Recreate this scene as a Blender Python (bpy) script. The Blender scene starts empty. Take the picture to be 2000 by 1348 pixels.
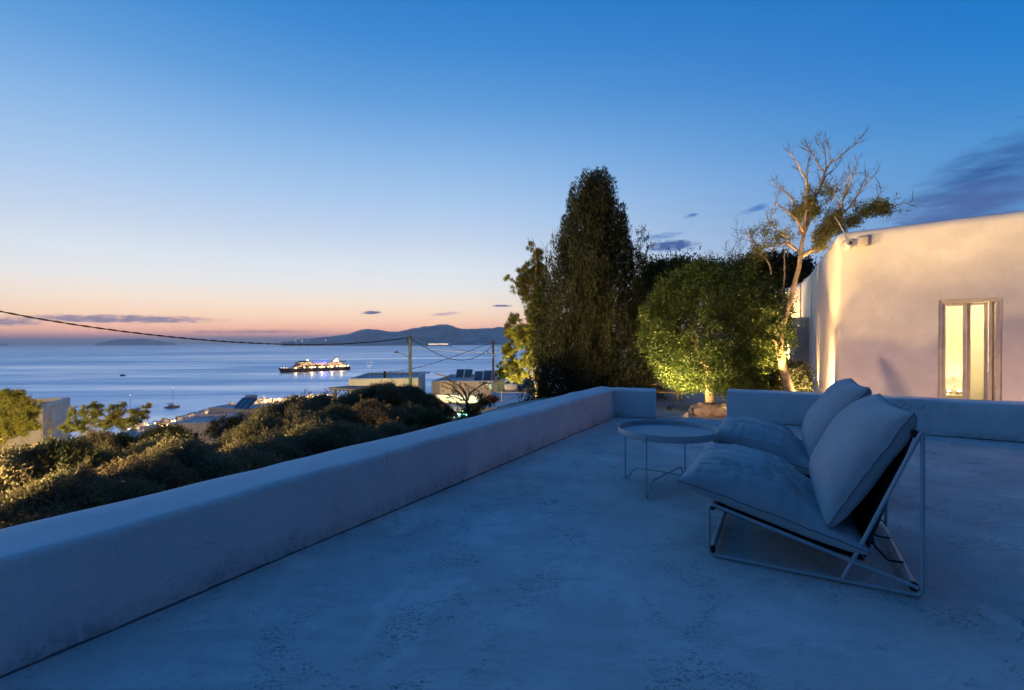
import bpy, bmesh, math, random
import numpy as np
from mathutils import Vector, Matrix, noise

R = math.radians
USE_HAZE = True
random.seed(7)
rng = np.random.default_rng(11)
scene = bpy.context.scene
COL = scene.collection

# ------------------------------------------------------------------ camera
F, CZ = 940.0, 1.25                      # focal length in pixels of the 2000 px wide photograph, eye height
PITCH, ROLL = 8 / 940.0, -0.006
cam = bpy.data.cameras.new('camera')
cam.sensor_width = 36.0
cam.lens = 36.0 * F / 2000.0
cam.clip_start, cam.clip_end = 0.05, 200000.0
cam_ob = bpy.data.objects.new('camera', cam)
COL.objects.link(cam_ob)
CM = Matrix.Rotation(math.pi / 2 - PITCH, 4, 'X') @ Matrix.Rotation(ROLL, 4, 'Z')
cam_ob.matrix_world = Matrix.Translation((0, 0, CZ)) @ CM
scene.camera = cam_ob

def ray(x, y):
    return (CM.to_3x3() @ Vector(((x - 1000) / F, -(y - 674) / F, -1.0)))
def at(x, y, Y):                          # the point seen at pixel (x, y), Y metres in front of the camera
    v = ray(x, y); return Vector((0, 0, CZ)) + v * (Y / v.y)
def gnd(x, y, z=0.0):                     # the point seen at pixel (x, y) on the level z
    v = ray(x, y); return Vector((0, 0, CZ)) + v * ((z - CZ) / v.z)
def onplane(x, y, p0, n):
    v = ray(x, y); o = Vector((0, 0, CZ)); return o + v * ((p0 - o).dot(n) / v.dot(n))

# ------------------------------------------------------------------ exposure
scene.view_settings.view_transform = 'Standard'
scene.view_settings.look = 'None'
scene.view_settings.exposure = 0.0
scene.view_settings.gamma = 1.0
scene.render.engine = 'CYCLES'
scene.cycles.use_denoising = True
try: scene.cycles.denoiser = 'OPENIMAGEDENOISE'
except Exception: pass
scene.cycles.use_adaptive_sampling = True
scene.cycles.adaptive_threshold = 0.025
scene.cycles.max_bounces = 6
scene.cycles.diffuse_bounces = 3
scene.cycles.glossy_bounces = 3
scene.cycles.transparent_max_bounces = 8
scene.cycles.volume_bounces = 0
scene.cycles.sample_clamp_indirect = 6.0
scene.cycles.caustics_reflective = False
scene.cycles.caustics_refractive = False

def lin(c):
    return tuple(((v / 255.0) / 12.92 if v / 255.0 <= 0.04045 else ((v / 255.0 + 0.055) / 1.055) ** 2.4) for v in c)

# ------------------------------------------------------------------ dusk sky
world = bpy.data.worlds.new('World'); scene.world = world
world.use_nodes = True
nt = world.node_tree; nt.nodes.clear()
class NB:
    """tiny helper for node graphs"""
    def __init__(s, t): s.t = t
    def new(s, kind, **kw):
        n = s.t.nodes.new(kind)
        for k, v in kw.items(): setattr(n, k, v)
        return n
    def link(s, a, b): s.t.links.new(a, b)
    def val(s, sock, v):
        if hasattr(v, 'links') or hasattr(v, 'is_output'): s.link(v, sock)
        else: sock.default_value = v
    def math(s, op, a, b=0.0, c=None, clamp=False):
        n = s.new('ShaderNodeMath', operation=op, use_clamp=clamp)
        s.val(n.inputs[0], a); s.val(n.inputs[1], b)
        if c is not None: s.val(n.inputs[2], c)
        return n.outputs[0]
    def mix(s, f, a, b, blend='MIX'):
        n = s.new('ShaderNodeMix', data_type='RGBA', blend_type=blend)
        s.val(n.inputs[0], f)
        for sock, v in ((n.inputs[6], a), (n.inputs[7], b)):
            if isinstance(v, tuple): sock.default_value = (*v[:3], 1)
            else: s.link(v, sock)
        return n.outputs[2]
    def smooth(s, v, lo, hi):
        n = s.new('ShaderNodeMapRange', interpolation_type='SMOOTHSTEP')
        s.val(n.inputs[0], v); s.val(n.inputs[1], lo); s.val(n.inputs[2], hi)
        return n.outputs[0]
    def noise(s, vec, scale, detail=4, rough=0.55, dist=0.0):
        n = s.new('ShaderNodeTexNoise')
        if vec is not None: s.link(vec, n.inputs['Vector'])
        n.inputs['Scale'].default_value = scale; n.inputs['Detail'].default_value = detail
        n.inputs['Roughness'].default_value = rough; n.inputs['Distortion'].default_value = dist
        return n.outputs['Fac']
    def ramp(s, f, stops):
        n = s.new('ShaderNodeValToRGB'); s.link(f, n.inputs[0])
        e = n.color_ramp.elements
        while len(e) > 1: e.remove(e[-1])
        e[0].position = stops[0][0]; e[0].color = (*stops[0][1], 1)
        for p, c in stops[1:]:
            k = e.new(p); k.color = (*c, 1)
        return n.outputs[0]
    def comb(s, x, y, z=0.0):
        n = s.new('ShaderNodeCombineXYZ')
        s.val(n.inputs[0], x); s.val(n.inputs[1], y); s.val(n.inputs[2], z); return n.outputs[0]

w = NB(nt)
tc = w.new('ShaderNodeTexCoord')
sep = w.new('ShaderNodeSeparateXYZ'); w.link(tc.outputs['Generated'], sep.inputs[0])
dx, dy, dz = sep.outputs
el = w.math('MULTIPLY', w.math('ARCSINE', w.math('MINIMUM', w.math('MAXIMUM', dz, -1.0), 1.0)), 180 / math.pi)   # degrees
az = w.math('MULTIPLY', w.math('ARCTAN2', dx, dy), 180 / math.pi)
e0 = w.math('MAXIMUM', el, 0.0)
f = w.math('POWER', w.math('DIVIDE', e0, 90.0), 0.5)
pos = lambda d: math.sqrt(d / 90.0)
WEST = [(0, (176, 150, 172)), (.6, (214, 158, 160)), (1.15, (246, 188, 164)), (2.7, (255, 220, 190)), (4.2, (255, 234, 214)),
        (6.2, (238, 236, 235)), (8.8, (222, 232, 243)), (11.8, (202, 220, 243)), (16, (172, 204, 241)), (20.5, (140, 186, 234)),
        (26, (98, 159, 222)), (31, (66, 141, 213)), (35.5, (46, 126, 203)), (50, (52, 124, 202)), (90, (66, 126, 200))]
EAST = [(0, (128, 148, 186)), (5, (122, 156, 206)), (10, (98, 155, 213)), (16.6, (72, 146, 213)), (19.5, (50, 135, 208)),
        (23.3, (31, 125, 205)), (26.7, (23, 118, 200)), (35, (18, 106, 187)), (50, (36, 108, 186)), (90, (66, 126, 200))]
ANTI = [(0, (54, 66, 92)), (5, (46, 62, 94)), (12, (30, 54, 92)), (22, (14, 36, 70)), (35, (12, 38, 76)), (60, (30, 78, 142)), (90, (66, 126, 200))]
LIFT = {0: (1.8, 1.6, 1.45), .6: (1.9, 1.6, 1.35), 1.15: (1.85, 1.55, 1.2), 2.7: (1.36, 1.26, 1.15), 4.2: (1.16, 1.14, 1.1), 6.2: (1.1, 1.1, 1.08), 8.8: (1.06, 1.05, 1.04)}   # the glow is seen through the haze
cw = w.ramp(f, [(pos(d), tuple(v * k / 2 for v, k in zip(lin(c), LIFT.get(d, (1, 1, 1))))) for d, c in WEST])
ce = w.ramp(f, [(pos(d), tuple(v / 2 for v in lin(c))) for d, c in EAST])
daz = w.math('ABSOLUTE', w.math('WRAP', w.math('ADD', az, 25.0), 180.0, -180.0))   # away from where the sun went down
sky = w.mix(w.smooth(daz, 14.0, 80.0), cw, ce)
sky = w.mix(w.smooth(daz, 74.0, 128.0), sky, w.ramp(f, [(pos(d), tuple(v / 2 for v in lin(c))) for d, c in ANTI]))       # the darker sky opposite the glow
# thin evening clouds: (pixel centre, half size in pixels, slope, colour, amount, stretch)
CLOUDS = [((235, 623), (210, 9), -.01, (168, 148, 168), .9), ((10, 629), (80, 8), .0, (172, 150, 170), .8),
          ((500, 648), (150, 4), -.01, (205, 155, 160), .6), ((725, 610.5), (24, 3.6), -.05, (110, 112, 145), .95),
          ((870, 613.5), (34, 4.5), -.1, (196, 178, 188), .6),
((980, 597.5), (24, 2.6), 0, (130, 125, 160), .9),
          ((1312, 480), (56, 13), 0, (72, 102, 162), .95), ((1290, 462), (48, 8), -.1, (96, 140, 200), .6),
          ((1350, 421), (16, 4.5), -.1, (84, 132, 196), .8), ((1475, 408), (36, 7), -.2, (80, 130, 198), .7),
          ((1960, 350), (310, 96), -.28, (50, 94, 156), 1.1), ((1900, 398), (240, 50), -.12, (84, 108, 164), .95),
          ]
def azel(px, py):
    v = ray(px, py); return math.degrees(math.atan2(v.x, v.y)), math.degrees(math.atan2(v.z, math.hypot(v.x, v.y)))
cvec = w.comb(w.math('MULTIPLY', az, 0.22), w.math('MULTIPLY', el, 1.1))
cn = w.noise(cvec, 1.0, 4, 0.62)
cn2 = w.noise(w.comb(w.math('MULTIPLY', az, .9), w.math('MULTIPLY', el, 3.2)), 1.0, 3, 0.62)
n1 = w.math('MULTIPLY_ADD', cn, 2.4, -.2); n2 = w.math('MULTIPLY_ADD', cn2, 2.4, -.2)
for (cx, cy), (hx, hy), sl, colr, amt in CLOUDS:
    a0, b0 = azel(cx, cy); a1, _ = azel(cx + hx, cy); _, b1 = azel(cx, cy - hy)
    ha, hb = abs(a1 - a0), abs(b1 - b0)
    da = w.math('MULTIPLY_ADD', az, 1 / ha, -a0 / ha)
    db = w.math('MULTIPLY_ADD', el, 1 / hb, -b0 / hb)
    if sl: db = w.math('MULTIPLY_ADD', da, sl * ha / hb, db)
    q = w.math('MULTIPLY_ADD', db, db, w.math('MULTIPLY', da, da))
    m = w.math('MULTIPLY', w.math('SUBTRACT', n1 if hy > 20 else n2, q), amt / (1.5 if hy > 20 else .8), clamp=True)
    sky = w.mix(m, sky, tuple(v / 2 for v in lin(colr)))
# below the horizon nothing shows but the sea; keep the level of the horizon
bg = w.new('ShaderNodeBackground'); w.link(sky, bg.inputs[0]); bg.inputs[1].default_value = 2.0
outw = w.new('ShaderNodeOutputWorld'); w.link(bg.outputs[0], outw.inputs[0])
world.cycles.sampling_method = 'MANUAL'; world.cycles.sample_map_resolution = 1024

# ------------------------------------------------------------------ materials
MATS = {}
def mat(name, base, rough=0.7, var=0.12, scale=4.0, bump=0.0, bscale=30.0, metallic=0.0, spec=0.35, coord='Object', base2=None, detail=6):
    if name in MATS: return MATS[name]
    m = bpy.data.materials.new(name); m.use_nodes = True
    t = m.node_tree; g = NB(t); b = t.nodes['Principled BSDF']
    co = g.new('ShaderNodeTexCoord').outputs[coord]
    n1 = g.noise(co, scale, detail, .6)
    lo = tuple(max(0, c * (1 - var)) for c in base); hi = tuple(min(1, c * (1 + var)) for c in (base2 or base))
    colr = g.mix(g.smooth(n1, .3, .7), lo, hi)
    g.link(colr, b.inputs['Base Color'])
    b.inputs['Roughness'].default_value = rough; b.inputs['Metallic'].default_value = metallic
    b.inputs['Specular IOR Level'].default_value = spec
    if bump:
        bn = g.new('ShaderNodeBump'); bn.inputs['Strength'].default_value = bump; bn.inputs['Distance'].default_value = .02
        g.link(g.noise(co, bscale, 5, .6), bn.inputs['Height']); g.link(bn.outputs[0], b.inputs['Normal'])
    MATS[name] = m
    return m
def emit(name, colr, strength):
    if name in MATS: return MATS[name]
    m = bpy.data.materials.new(name); m.use_nodes = True
    b = m.node_tree.nodes['Principled BSDF']
    b.inputs['Base Color'].default_value = (.1, .1, .1, 1)
    b.inputs['Emission Color'].default_value = (*colr, 1); b.inputs['Emission Strength'].default_value = strength
    m.cycles.emission_sampling = 'NONE'
    MATS[name] = m
    return m
def leafmat(name, c1, c2, trans=.35, rough=.55, gloss=.06):
    """leaves: every leaf has its own tone, light passes through"""
    if name in MATS: return MATS[name]
    m = bpy.data.materials.new(name); m.use_nodes = True
    t = m.node_tree; t.nodes.clear(); g = NB(t)
    geo = g.new('ShaderNodeNewGeometry')
    oi = g.new('ShaderNodeObjectInfo')
    fac = g.math('ADD', g.math('MULTIPLY', geo.outputs['Random Per Island'], .6), g.math('MULTIPLY', oi.outputs['Random'], .4))
    colr = g.mix(fac, c1, c2)
    d = g.new('ShaderNodeBsdfDiffuse'); g.link(colr, d.inputs[0])
    tr = g.new('ShaderNodeBsdfTranslucent'); g.link(colr, tr.inputs[0])
    gl = g.new('ShaderNodeBsdfGlossy'); gl.inputs['Roughness'].default_value = rough; gl.inputs[0].default_value = (.9, .9, .9, 1)
    a = g.new('ShaderNodeMixShader'); a.inputs[0].default_value = trans; g.link(d.outputs[0], a.inputs[1]); g.link(tr.outputs[0], a.inputs[2])
    b = g.new('ShaderNodeMixShader'); b.inputs[0].default_value = gloss; g.link(a.outputs[0], b.inputs[1]); g.link(gl.outputs[0], b.inputs[2])
    o = g.new('ShaderNodeOutputMaterial'); g.link(b.outputs[0], o.inputs[0])
    MATS[name] = m
    return m
def glass(name, tint=(.9, .95, 1.0), refl=.12):
    if name in MATS: return MATS[name]
    m = bpy.data.materials.new(name); m.use_nodes = True
    t = m.node_tree; t.nodes.clear(); g = NB(t)
    tr = g.new('ShaderNodeBsdfTransparent'); tr.inputs[0].default_value = (*tint, 1)
    gl = g.new('ShaderNodeBsdfGlossy'); gl.inputs['Roughness'].default_value = .03
    fr = g.new('ShaderNodeFresnel'); fr.inputs[0].default_value = 1.45
    a = g.new('ShaderNodeMixShader'); g.link(g.math('ADD', fr.outputs[0], refl * .3, clamp=True), a.inputs[0])
    g.link(tr.outputs[0], a.inputs[1]); g.link(gl.outputs[0], a.inputs[2])
    o = g.new('ShaderNodeOutputMaterial'); g.link(a.outputs[0], o.inputs[0])
    MATS[name] = m
    return m

def plaster(name, base, stain=.35, rough=.85, floor=False, bump=.25, zbase=0.0, cracks=.55):
    """lime-washed cement: cloudy tone, dark algae flecks gathered in patches, hairline cracks; on walls dirt creeps up from the foot"""
    m = bpy.data.materials.new(name); m.use_nodes = True
    t = m.node_tree; g = NB(t); b = t.nodes['Principled BSDF']
    co = g.new('ShaderNodeNewGeometry').outputs['Position']
    s = g.new('ShaderNodeSeparateXYZ'); g.link(co, s.inputs[0])
    big = g.noise(co, .55, 5, .6); mid = g.noise(co, 2.6, 6, .62); fine = g.noise(co, 60, 3, .6)
    c = g.mix(g.smooth(big, .32, .68), tuple(v * (.78 if floor else .86) for v in base), tuple(min(1, v * 1.10) for v in base))
    c = g.mix(g.math('MULTIPLY', g.smooth(mid, .38, .62), .55), c, tuple(v * (.74 if floor else .84) for v in base))
    if floor:
        sw = g.new('ShaderNodeMapping'); g.link(co, sw.inputs[0]); sw.inputs['Rotation'].default_value = (0, 0, R(-24)); sw.inputs['Scale'].default_value = (.7, 3.4, 1)
        c = g.mix(g.math('MULTIPLY', g.smooth(g.noise(sw.outputs[0], 2.2, 6, .68, 1.2), .5, .66), .38), c, tuple(v * .58 for v in base))       # trowel sweeps
        c = g.mix(g.math('MULTIPLY', g.smooth(g.noise(co, .9, 4, .6, 1.0), .56, .62), .35), c, tuple(min(1, v * 1.28) for v in base))      # paler patched areas
    c = g.mix(g.math('MULTIPLY', g.smooth(fine, .4, .75), .25), c, tuple(min(1, v * 1.15) for v in base))
    mp = g.new('ShaderNodeMapping'); g.link(co, mp.inputs[0])
    mp.inputs['Rotation'].default_value = (0, 0, R(33)); mp.inputs['Scale'].default_value = (1.0, 2.1, 1.6)
    patch = g.smooth(g.noise(co, 1.9 if floor else 1.1, 6, .75, .9), *((.475, .62) if floor else (.53, .68)))
    fleck = g.smooth(g.noise(mp.outputs[0], 34 if floor else 16, 6, .8, 1.3), .522, .575)
    speck = g.smooth(g.noise(mp.outputs[0], 48, 3, .7), .655, .69)
    k = g.math('MULTIPLY', g.math('MAXIMUM', g.math('MULTIPLY', fleck, patch), g.math('MULTIPLY', speck, .7)), stain, clamp=True)
    c = g.mix(k, c, (.035, .036, .04))
    vo = g.new('ShaderNodeTexVoronoi', feature='DISTANCE_TO_EDGE'); vo.inputs['Scale'].default_value = .42
    vv = g.new('ShaderNodeVectorMath', operation='ADD'); g.link(co, vv.inputs[0])
    nz = g.new('ShaderNodeTexNoise'); nz.inputs['Scale'].default_value = 2.2; nz.inputs['Detail'].default_value = 6
    g.link(co, nz.inputs['Vector']); g.link(nz.outputs['Color'], vv.inputs[1]); g.link(vv.outputs[0], vo.inputs['Vector'])
    crack = g.math('SUBTRACT', 1.0, g.smooth(vo.outputs['Distance'], .0, .007))
    crack = g.math('MULTIPLY', crack, g.smooth(g.noise(co, .8, 3), .5, .62))
    if cracks: c = g.mix(g.math('MULTIPLY', crack, cracks), c, (.05, .05, .055))
    if not floor:
        hgt = g.math('SUBTRACT', s.outputs[2], zbase)
        wet = g.math('SUBTRACT', g.math('ADD', .02, g.math('MULTIPLY', g.noise(co, 3.2, 6, .7), .26)), hgt)
        c = g.mix(g.math('MULTIPLY', g.math('SUBTRACT', 1.0, g.smooth(g.math('MULTIPLY_ADD', g.noise(co, 9, 4, .7), -.022, hgt), -.004, .004)), .8), c, (.05, .05, .052))      # grime in the joint at the foot
        damp = g.math('MULTIPLY', g.smooth(wet, .0, .14), g.math('MULTIPLY_ADD', g.smooth(g.noise(co, 24, 6, .8), .42, .58), .75, .25))
        ms = g.new('ShaderNodeMapping'); g.link(co, ms.inputs[0]); ms.inputs['Scale'].default_value = (5, 5, .5)
        run = g.math('MULTIPLY', g.smooth(g.noise(ms.outputs[0], 1.6, 6, .7), .6, .78), .35)
        c = g.mix(g.math('MULTIPLY', g.math('MAXIMUM', damp, run), g.math('MULTIPLY', g.smooth(mid, .3, .6), .42)), c, (.07, .07, .075))
    g.link(c, b.inputs['Base Color'])
    b.inputs['Roughness'].default_value = rough; b.inputs['Specular IOR Level'].default_value = .25
    bn = g.new('ShaderNodeBump'); bn.inputs['Strength'].default_value = bump; bn.inputs['Distance'].default_value = .012
    hh = g.math('ADD', g.math('MULTIPLY', g.noise(co, 7, 5, .6), 1.0), g.math('MULTIPLY', fine, .35))
    hh = g.math('SUBTRACT', hh, g.math('MULTIPLY', k, .4))
    g.link(hh, bn.inputs['Height']); g.link(bn.outputs[0], b.inputs['Normal'])
    MATS[name] = m
    return m

# ------------------------------------------------------------------ mesh helpers
class MB:
    """collects geometry; build() links it as ONE mesh object"""
    def __init__(s): s.v = []; s.f = []; s.mi = []; s.cur = 0; s.sm = []
    def add(s, vs, fs, smooth=False):
        o = len(s.v); s.v += [tuple(v) for v in vs]
        for q in fs: s.f.append(tuple(i + o for i in q)); s.mi.append(s.cur); s.sm.append(smooth)
        return s
    def box(s, c, d, rz=0.0, M=None):
        x, y, z = (k / 2 for k in d)
        vs = [Vector((a, b, e)) for a in (-x, x) for b in (-y, y) for e in (-z, z)]
        m = (M or Matrix.Translation(c) @ Matrix.Rotation(rz, 4, 'Z'))
        return s.add([m @ v for v in vs], [(0, 1, 3, 2), (4, 6, 7, 5), (0, 4, 5, 1), (2, 3, 7, 6), (0, 2, 6, 4), (1, 5, 7, 3)])
    def bbox(s, c, d, r=.01, rz=0.0, M=None):       # box with chamfered edges
        bm = bmesh.new(); bmesh.ops.create_cube(bm, size=1.0)
        for v in bm.verts: v.co = Vector((v.co.x * d[0], v.co.y * d[1], v.co.z * d[2]))
        bmesh.ops.bevel(bm, geom=list(bm.edges), offset=r, segments=2, affect='EDGES', profile=.6)
        m = (M or Matrix.Translation(c) @ Matrix.Rotation(rz, 4, 'Z'))
        bm.verts.index_update()
        s.add([m @ v.co for v in bm.verts], [[v.index for v in fc.verts] for fc in bm.faces], True); bm.free(); return s
    def prism(s, poly, z0, z1):
        n = len(poly)
        vs = [(p[0], p[1], z0) for p in poly] + [(p[0], p[1], z1) for p in poly]
        fs = [tuple(range(n - 1, -1, -1)), tuple(range(n, 2 * n))] + [(i, (i + 1) % n, n + (i + 1) % n, n + i) for i in range(n)]
        return s.add(vs, fs)
    def tube(s, pts, rad, seg=8, closed=False, cap=True):
        P = [Vector(p) for p in pts]; n = len(P)
        rr = rad if hasattr(rad, '__len__') else [rad] * n
        vs = []; prev = None
        for i, p in enumerate(P):
            if closed: t = P[(i + 1) % n] - P[i - 1]
            else: t = (P[min(i + 1, n - 1)] - P[max(i - 1, 0)])
            t = t.normalized() if t.length > 1e-9 else Vector((0, 0, 1))
            if prev is None: a = t.orthogonal().normalized()
            else:
                a = prev - t * prev.dot(t); a = a.normalized() if a.length > 1e-6 else t.orthogonal().normalized()
            prev = a; b = t.cross(a)
            for k in range(seg):
                q = 2 * math.pi * k / seg; vs.append(p + (a * math.cos(q) + b * math.sin(q)) * rr[i])
        fs = []
        for i in range(n if closed else n - 1):
            for k in range(seg):
                i2 = (i + 1) % n; fs.append((i * seg + k, i * seg + (k + 1) % seg, i2 * seg + (k + 1) % seg, i2 * seg + k))
        if cap and not closed: fs += [tuple(range(seg - 1, -1, -1)), tuple((n - 1) * seg + k for k in range(seg))]
        return s.add(vs, fs, True)
    def lathe(s, prof, c=(0, 0, 0), seg=24, M=None):
        vs = []; fs = []; n = len(prof); m = M or Matrix.Translation(c)
        for r_, z in prof:
            for k in range(seg):
                q = 2 * math.pi * k / seg; vs.append(m @ Vector((r_ * math.cos(q), r_ * math.sin(q), z)))
        for i in range(n - 1):
            for k in range(seg): fs.append((i * seg + k, i * seg + (k + 1) % seg, (i + 1) * seg + (k + 1) % seg, (i + 1) * seg + k))
        fs += [tuple(range(seg - 1, -1, -1)), tuple((n - 1) * seg + k for k in range(seg))]
        return s.add(vs, fs, True)
    def ball(s, c, r, sub=2, sc=(1, 1, 1), lump=0.0, seed=0):
        bm = bmesh.new(); bmesh.ops.create_icosphere(bm, subdivisions=sub, radius=1.0)
        bm.verts.index_update(); vs = []
        for v in bm.verts:
            k = 1 + lump * noise.noise(v.co * 1.7 + Vector((seed * 3.1, seed, 0)))
            vs.append(Vector(c) + Vector((v.co.x * sc[0], v.co.y * sc[1], v.co.z * sc[2])) * r * k)
        s.add(vs, [[v.index for v in fc.verts] for fc in bm.faces], True); bm.free(); return s
    def mesh(s, name, mats):
        me = bpy.data.meshes.new(name); me.from_pydata([tuple(v) for v in s.v], [], s.f)
        for m in (mats if isinstance(mats, (list, tuple)) else [mats]): me.materials.append(m)
        me.polygons.foreach_set('material_index', s.mi); me.polygons.foreach_set('use_smooth', s.sm); me.update()
        if any(s.sm): me.set_sharp_from_angle(angle=R(42))
        return me
    def build(s, name, mats, parent=None, **kw):
        return link(name, s.mesh(name, mats), parent, **kw)
def link(name, me, parent=None, label=None, cat=None, group=None, kind=None, loc=None, rz=None):
    o = bpy.data.objects.new(name, me); COL.objects.link(o)
    if parent is not None: o.parent = parent
    if loc is not None: o.location = loc
    if rz is not None: o.rotation_euler = (0, 0, rz)
    for k, v in (('label', label), ('category', cat), ('group', group), ('kind', kind)):
        if v: o[k] = v
    return o
def thing(name, label, cat, loc=(0, 0, 0), rz=0.0, group=None):
    return link(name, None, None, label, cat, group, None, loc, rz)
def copy_tree(o, parent=None, **kw):
    c = o.copy(); COL.objects.link(c)
    if parent is not None: c.parent = parent
    for k, v in kw.items(): c[k] = v
    for ch in o.children: copy_tree(ch, c)
    return c
def quads(name, V, mats, n=4):
    """numpy (N, n, 3) polygons to a mesh"""
    N = V.shape[0]; me = bpy.data.meshes.new(name)
    me.vertices.add(N * n); me.vertices.foreach_set('co', V.reshape(-1).astype(np.float32))
    me.loops.add(N * n); me.loops.foreach_set('vertex_index', np.arange(N * n, dtype=np.int32))
    me.polygons.add(N); me.polygons.foreach_set('loop_start', np.arange(0, N * n, n, dtype=np.int32))
    me.update(calc_edges=True)
    me.materials.append(mats)
    return me
def unit(a): return a / np.maximum(np.linalg.norm(a, axis=1, keepdims=True), 1e-9)
def leafquads(P, D, L, W, jit=.5, flat=None):
    """P leaf bases, D growing directions; leaves are lozenges, a little cupped"""
    N = len(P); D = unit(D + rng.normal(0, jit, (N, 3)))
    S = unit(np.cross(D, rng.normal(0, 1, (N, 3)) if flat is None else flat + rng.normal(0, .4, (N, 3))))
    l = (L * rng.uniform(.65, 1.25, (N, 1))); w_ = (W * rng.uniform(.7, 1.2, (N, 1)))
    up = np.cross(S, D) * w_ * .25
    return np.stack([P, P + D * l * .5 + S * w_ * .5 + up, P + D * l, P + D * l * .5 - S * w_ * .5 + up], 1)

# ================================================================== STRUCTURE
U = Vector((0.512, 0.859, 0)).normalized()       # along the long parapet
N_ = Vector((U.y, -U.x, 0))                      # from the parapet over the terrace
O_ = Vector((-2.978, 0, 0))                      # a point of its inner foot
FLOOR_C, WALL_C = (.68, .62, .585), (.86, .78, .74)
m_floor = plaster('terrace_cement', FLOOR_C, stain=.75, floor=True, rough=.8)
m_wall = plaster('parapet_limewash', WALL_C, stain=.6, cracks=.22)
m_house = plaster('house_limewash', (.78, .75, .72), stain=.08, bump=.18, zbase=-.35, cracks=0)
m_patio = plaster('patio_cement', (.52, .50, .47), stain=.5, floor=True)

foot_far = O_ + U * ((Vector((1.708, 7.78, 0)) - O_).dot(U))           # inner corner
gap0, gap1 = gnd(1280.5, 818.6), gnd(1419, 821)
RD = (gnd(2000, 865) - gap1).normalized()                                # along the back parapet
edge = lambda t: gap1 + RD * t

# terrace floor: a gently uneven slab
def terrace():
    def hz(x, y): return .006 * noise.noise(Vector((x * .8, y * .8, 3))) + .003 * noise.noise(Vector((x * 3, y * 3, 1)))
    bm = bmesh.new(); bmesh.ops.create_grid(bm, x_segments=110, y_segments=90, size=1.0)
    for v in bm.verts: v.co = Vector((3 + v.co.x * 11, 1.5 + v.co.y * 9, 0))
    cuts = [(O_ - N_ * .2, -N_), (gap1, Vector((-RD.y, RD.x, 0)) * (1 if Vector((-RD.y, RD.x, 0)).dot(U) > 0 else -1))]
    for c, nrm in cuts:
        bmesh.ops.bisect_plane(bm, geom=bm.verts[:] + bm.edges[:] + bm.faces[:], plane_co=c, plane_no=nrm, clear_outer=True)
    bm.verts.index_update()
    for v in bm.verts: v.co.z = hz(v.co.x, v.co.y)
    be = [e for e in bm.edges if e.is_boundary]
    r = bmesh.ops.extrude_edge_only(bm, edges=be)
    for g_ in r['geom']:
        if isinstance(g_, bmesh.types.BMVert): g_.co.z = -.5
    for fc in bm.faces: fc.smooth = abs(fc.normal.z) > .8
    me = bpy.data.meshes.new('terrace_floor'); bm.to_mesh(me); bm.free(); me.materials.append(m_floor)
    return link('terrace_floor', me, kind='structure')
terrace()

def parapet(name, pts, heights, thick, outward, label, cat='wall', batter=.05, rnd=.042, z0=-.05, zout=-2.6, wob=.012):
    """low lime-washed wall: profile swept along pts (inner foot line), rounded arrises, hand-trowelled unevenness"""
    def profile(h):
        q = [(0.0, z0), (-batter * .35, h * .35), (-batter * .75, h * .72)]
        for k in range(6):
            a = math.pi / 2 * k / 5
            q.append((-batter - rnd + rnd * math.cos(a), h - rnd + rnd * math.sin(a)))
        for k in range(1, 4): q.append((-batter - rnd - (thick - 2 * rnd) * k / 4, h + .004 * k))
        for k in range(6):
            a = math.pi / 2 * (1 - k / 5)
            q.append((-batter - thick + rnd - rnd * math.cos(a), h - rnd + rnd * math.sin(a)))
        q += [(-batter - thick - .02, 0), (-batter - thick - .05, zout)]
        return q
    vs = []; fs = []; m = None
    for i, p in enumerate(pts):
        q = profile(heights[i]); m = len(q)
        o = outward[i]
        for a, z in q:
            v = Vector((p.x, p.y, 0)) + o * a
            v.z = z
            k = wob * noise.noise(Vector((v.x * 1.6, v.y * 1.6, z * 2))) + wob * .6 * noise.noise(Vector((v.x * 5, v.y * 5, z * 5 + 9)))
            if z > .02: v += Vector((-o.x * k, -o.y * k, k * .7))
            vs.append(v)
    for i in range(len(pts) - 1):
        for k in range(m - 1): fs.append((i * m + k, (i + 1) * m + k, (i + 1) * m + k + 1, i * m + k + 1))
    fs += [tuple(range(m)), tuple((len(pts) - 1) * m + k for k in range(m - 1, -1, -1))]
    b = MB(); b.add(vs, fs, True)
    me = b.mesh(name, m_wall)
    bm = bmesh.new(); bm.from_mesh(me); bmesh.ops.recalc_face_normals(bm, faces=bm.faces)
    for e in bm.edges:
        if len(e.link_faces) == 2 and e.calc_face_angle(0) > .9: e.smooth = False
    bm.to_mesh(me); bm.free()
    return link(name, me, None, label, cat)
# long parapet beside the shrubs with its short return at the far corner
nst = 70
T0, T1 = -3.5, (foot_far - O_).dot(U)
pl = [O_ + U * (T0 + (T1 + .40 - T0) * i / nst) for i in range(nst + 1)]
parapet('parapet_wall', pl, [.42 + .02 * i / nst for i in range(nst + 1)], .455, [N_] * (nst + 1),
        'long low limewashed parapet running along the shrubs to the far corner')
rd2 = (gap0 - foot_far); rl = rd2.length; rd2.normalize(); ro = Vector((-rd2.y, rd2.x, 0)); ro = ro if ro.dot(U) > 0 else -ro
pl = [foot_far - rd2 * .03 + rd2 * ((rl + .03) * i / 10) for i in range(11)]
parapet('parapet_wall', pl, [.445] * 11, .34, [-ro] * 11, 'short stub of limewashed wall at the far corner, beside the gap', zout=-.5)
pl = [edge(8.0 * i / 50) for i in range(51)]
ro2 = Vector((-RD.y, RD.x, 0)); ro2 = ro2 if ro2.dot(U) > 0 else -ro2
parapet('parapet_wall', pl, [.455] * 51, .33, [-ro2] * 51, 'low limewashed parapet behind the lounge chairs, in front of the house', zout=-.5)

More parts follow.
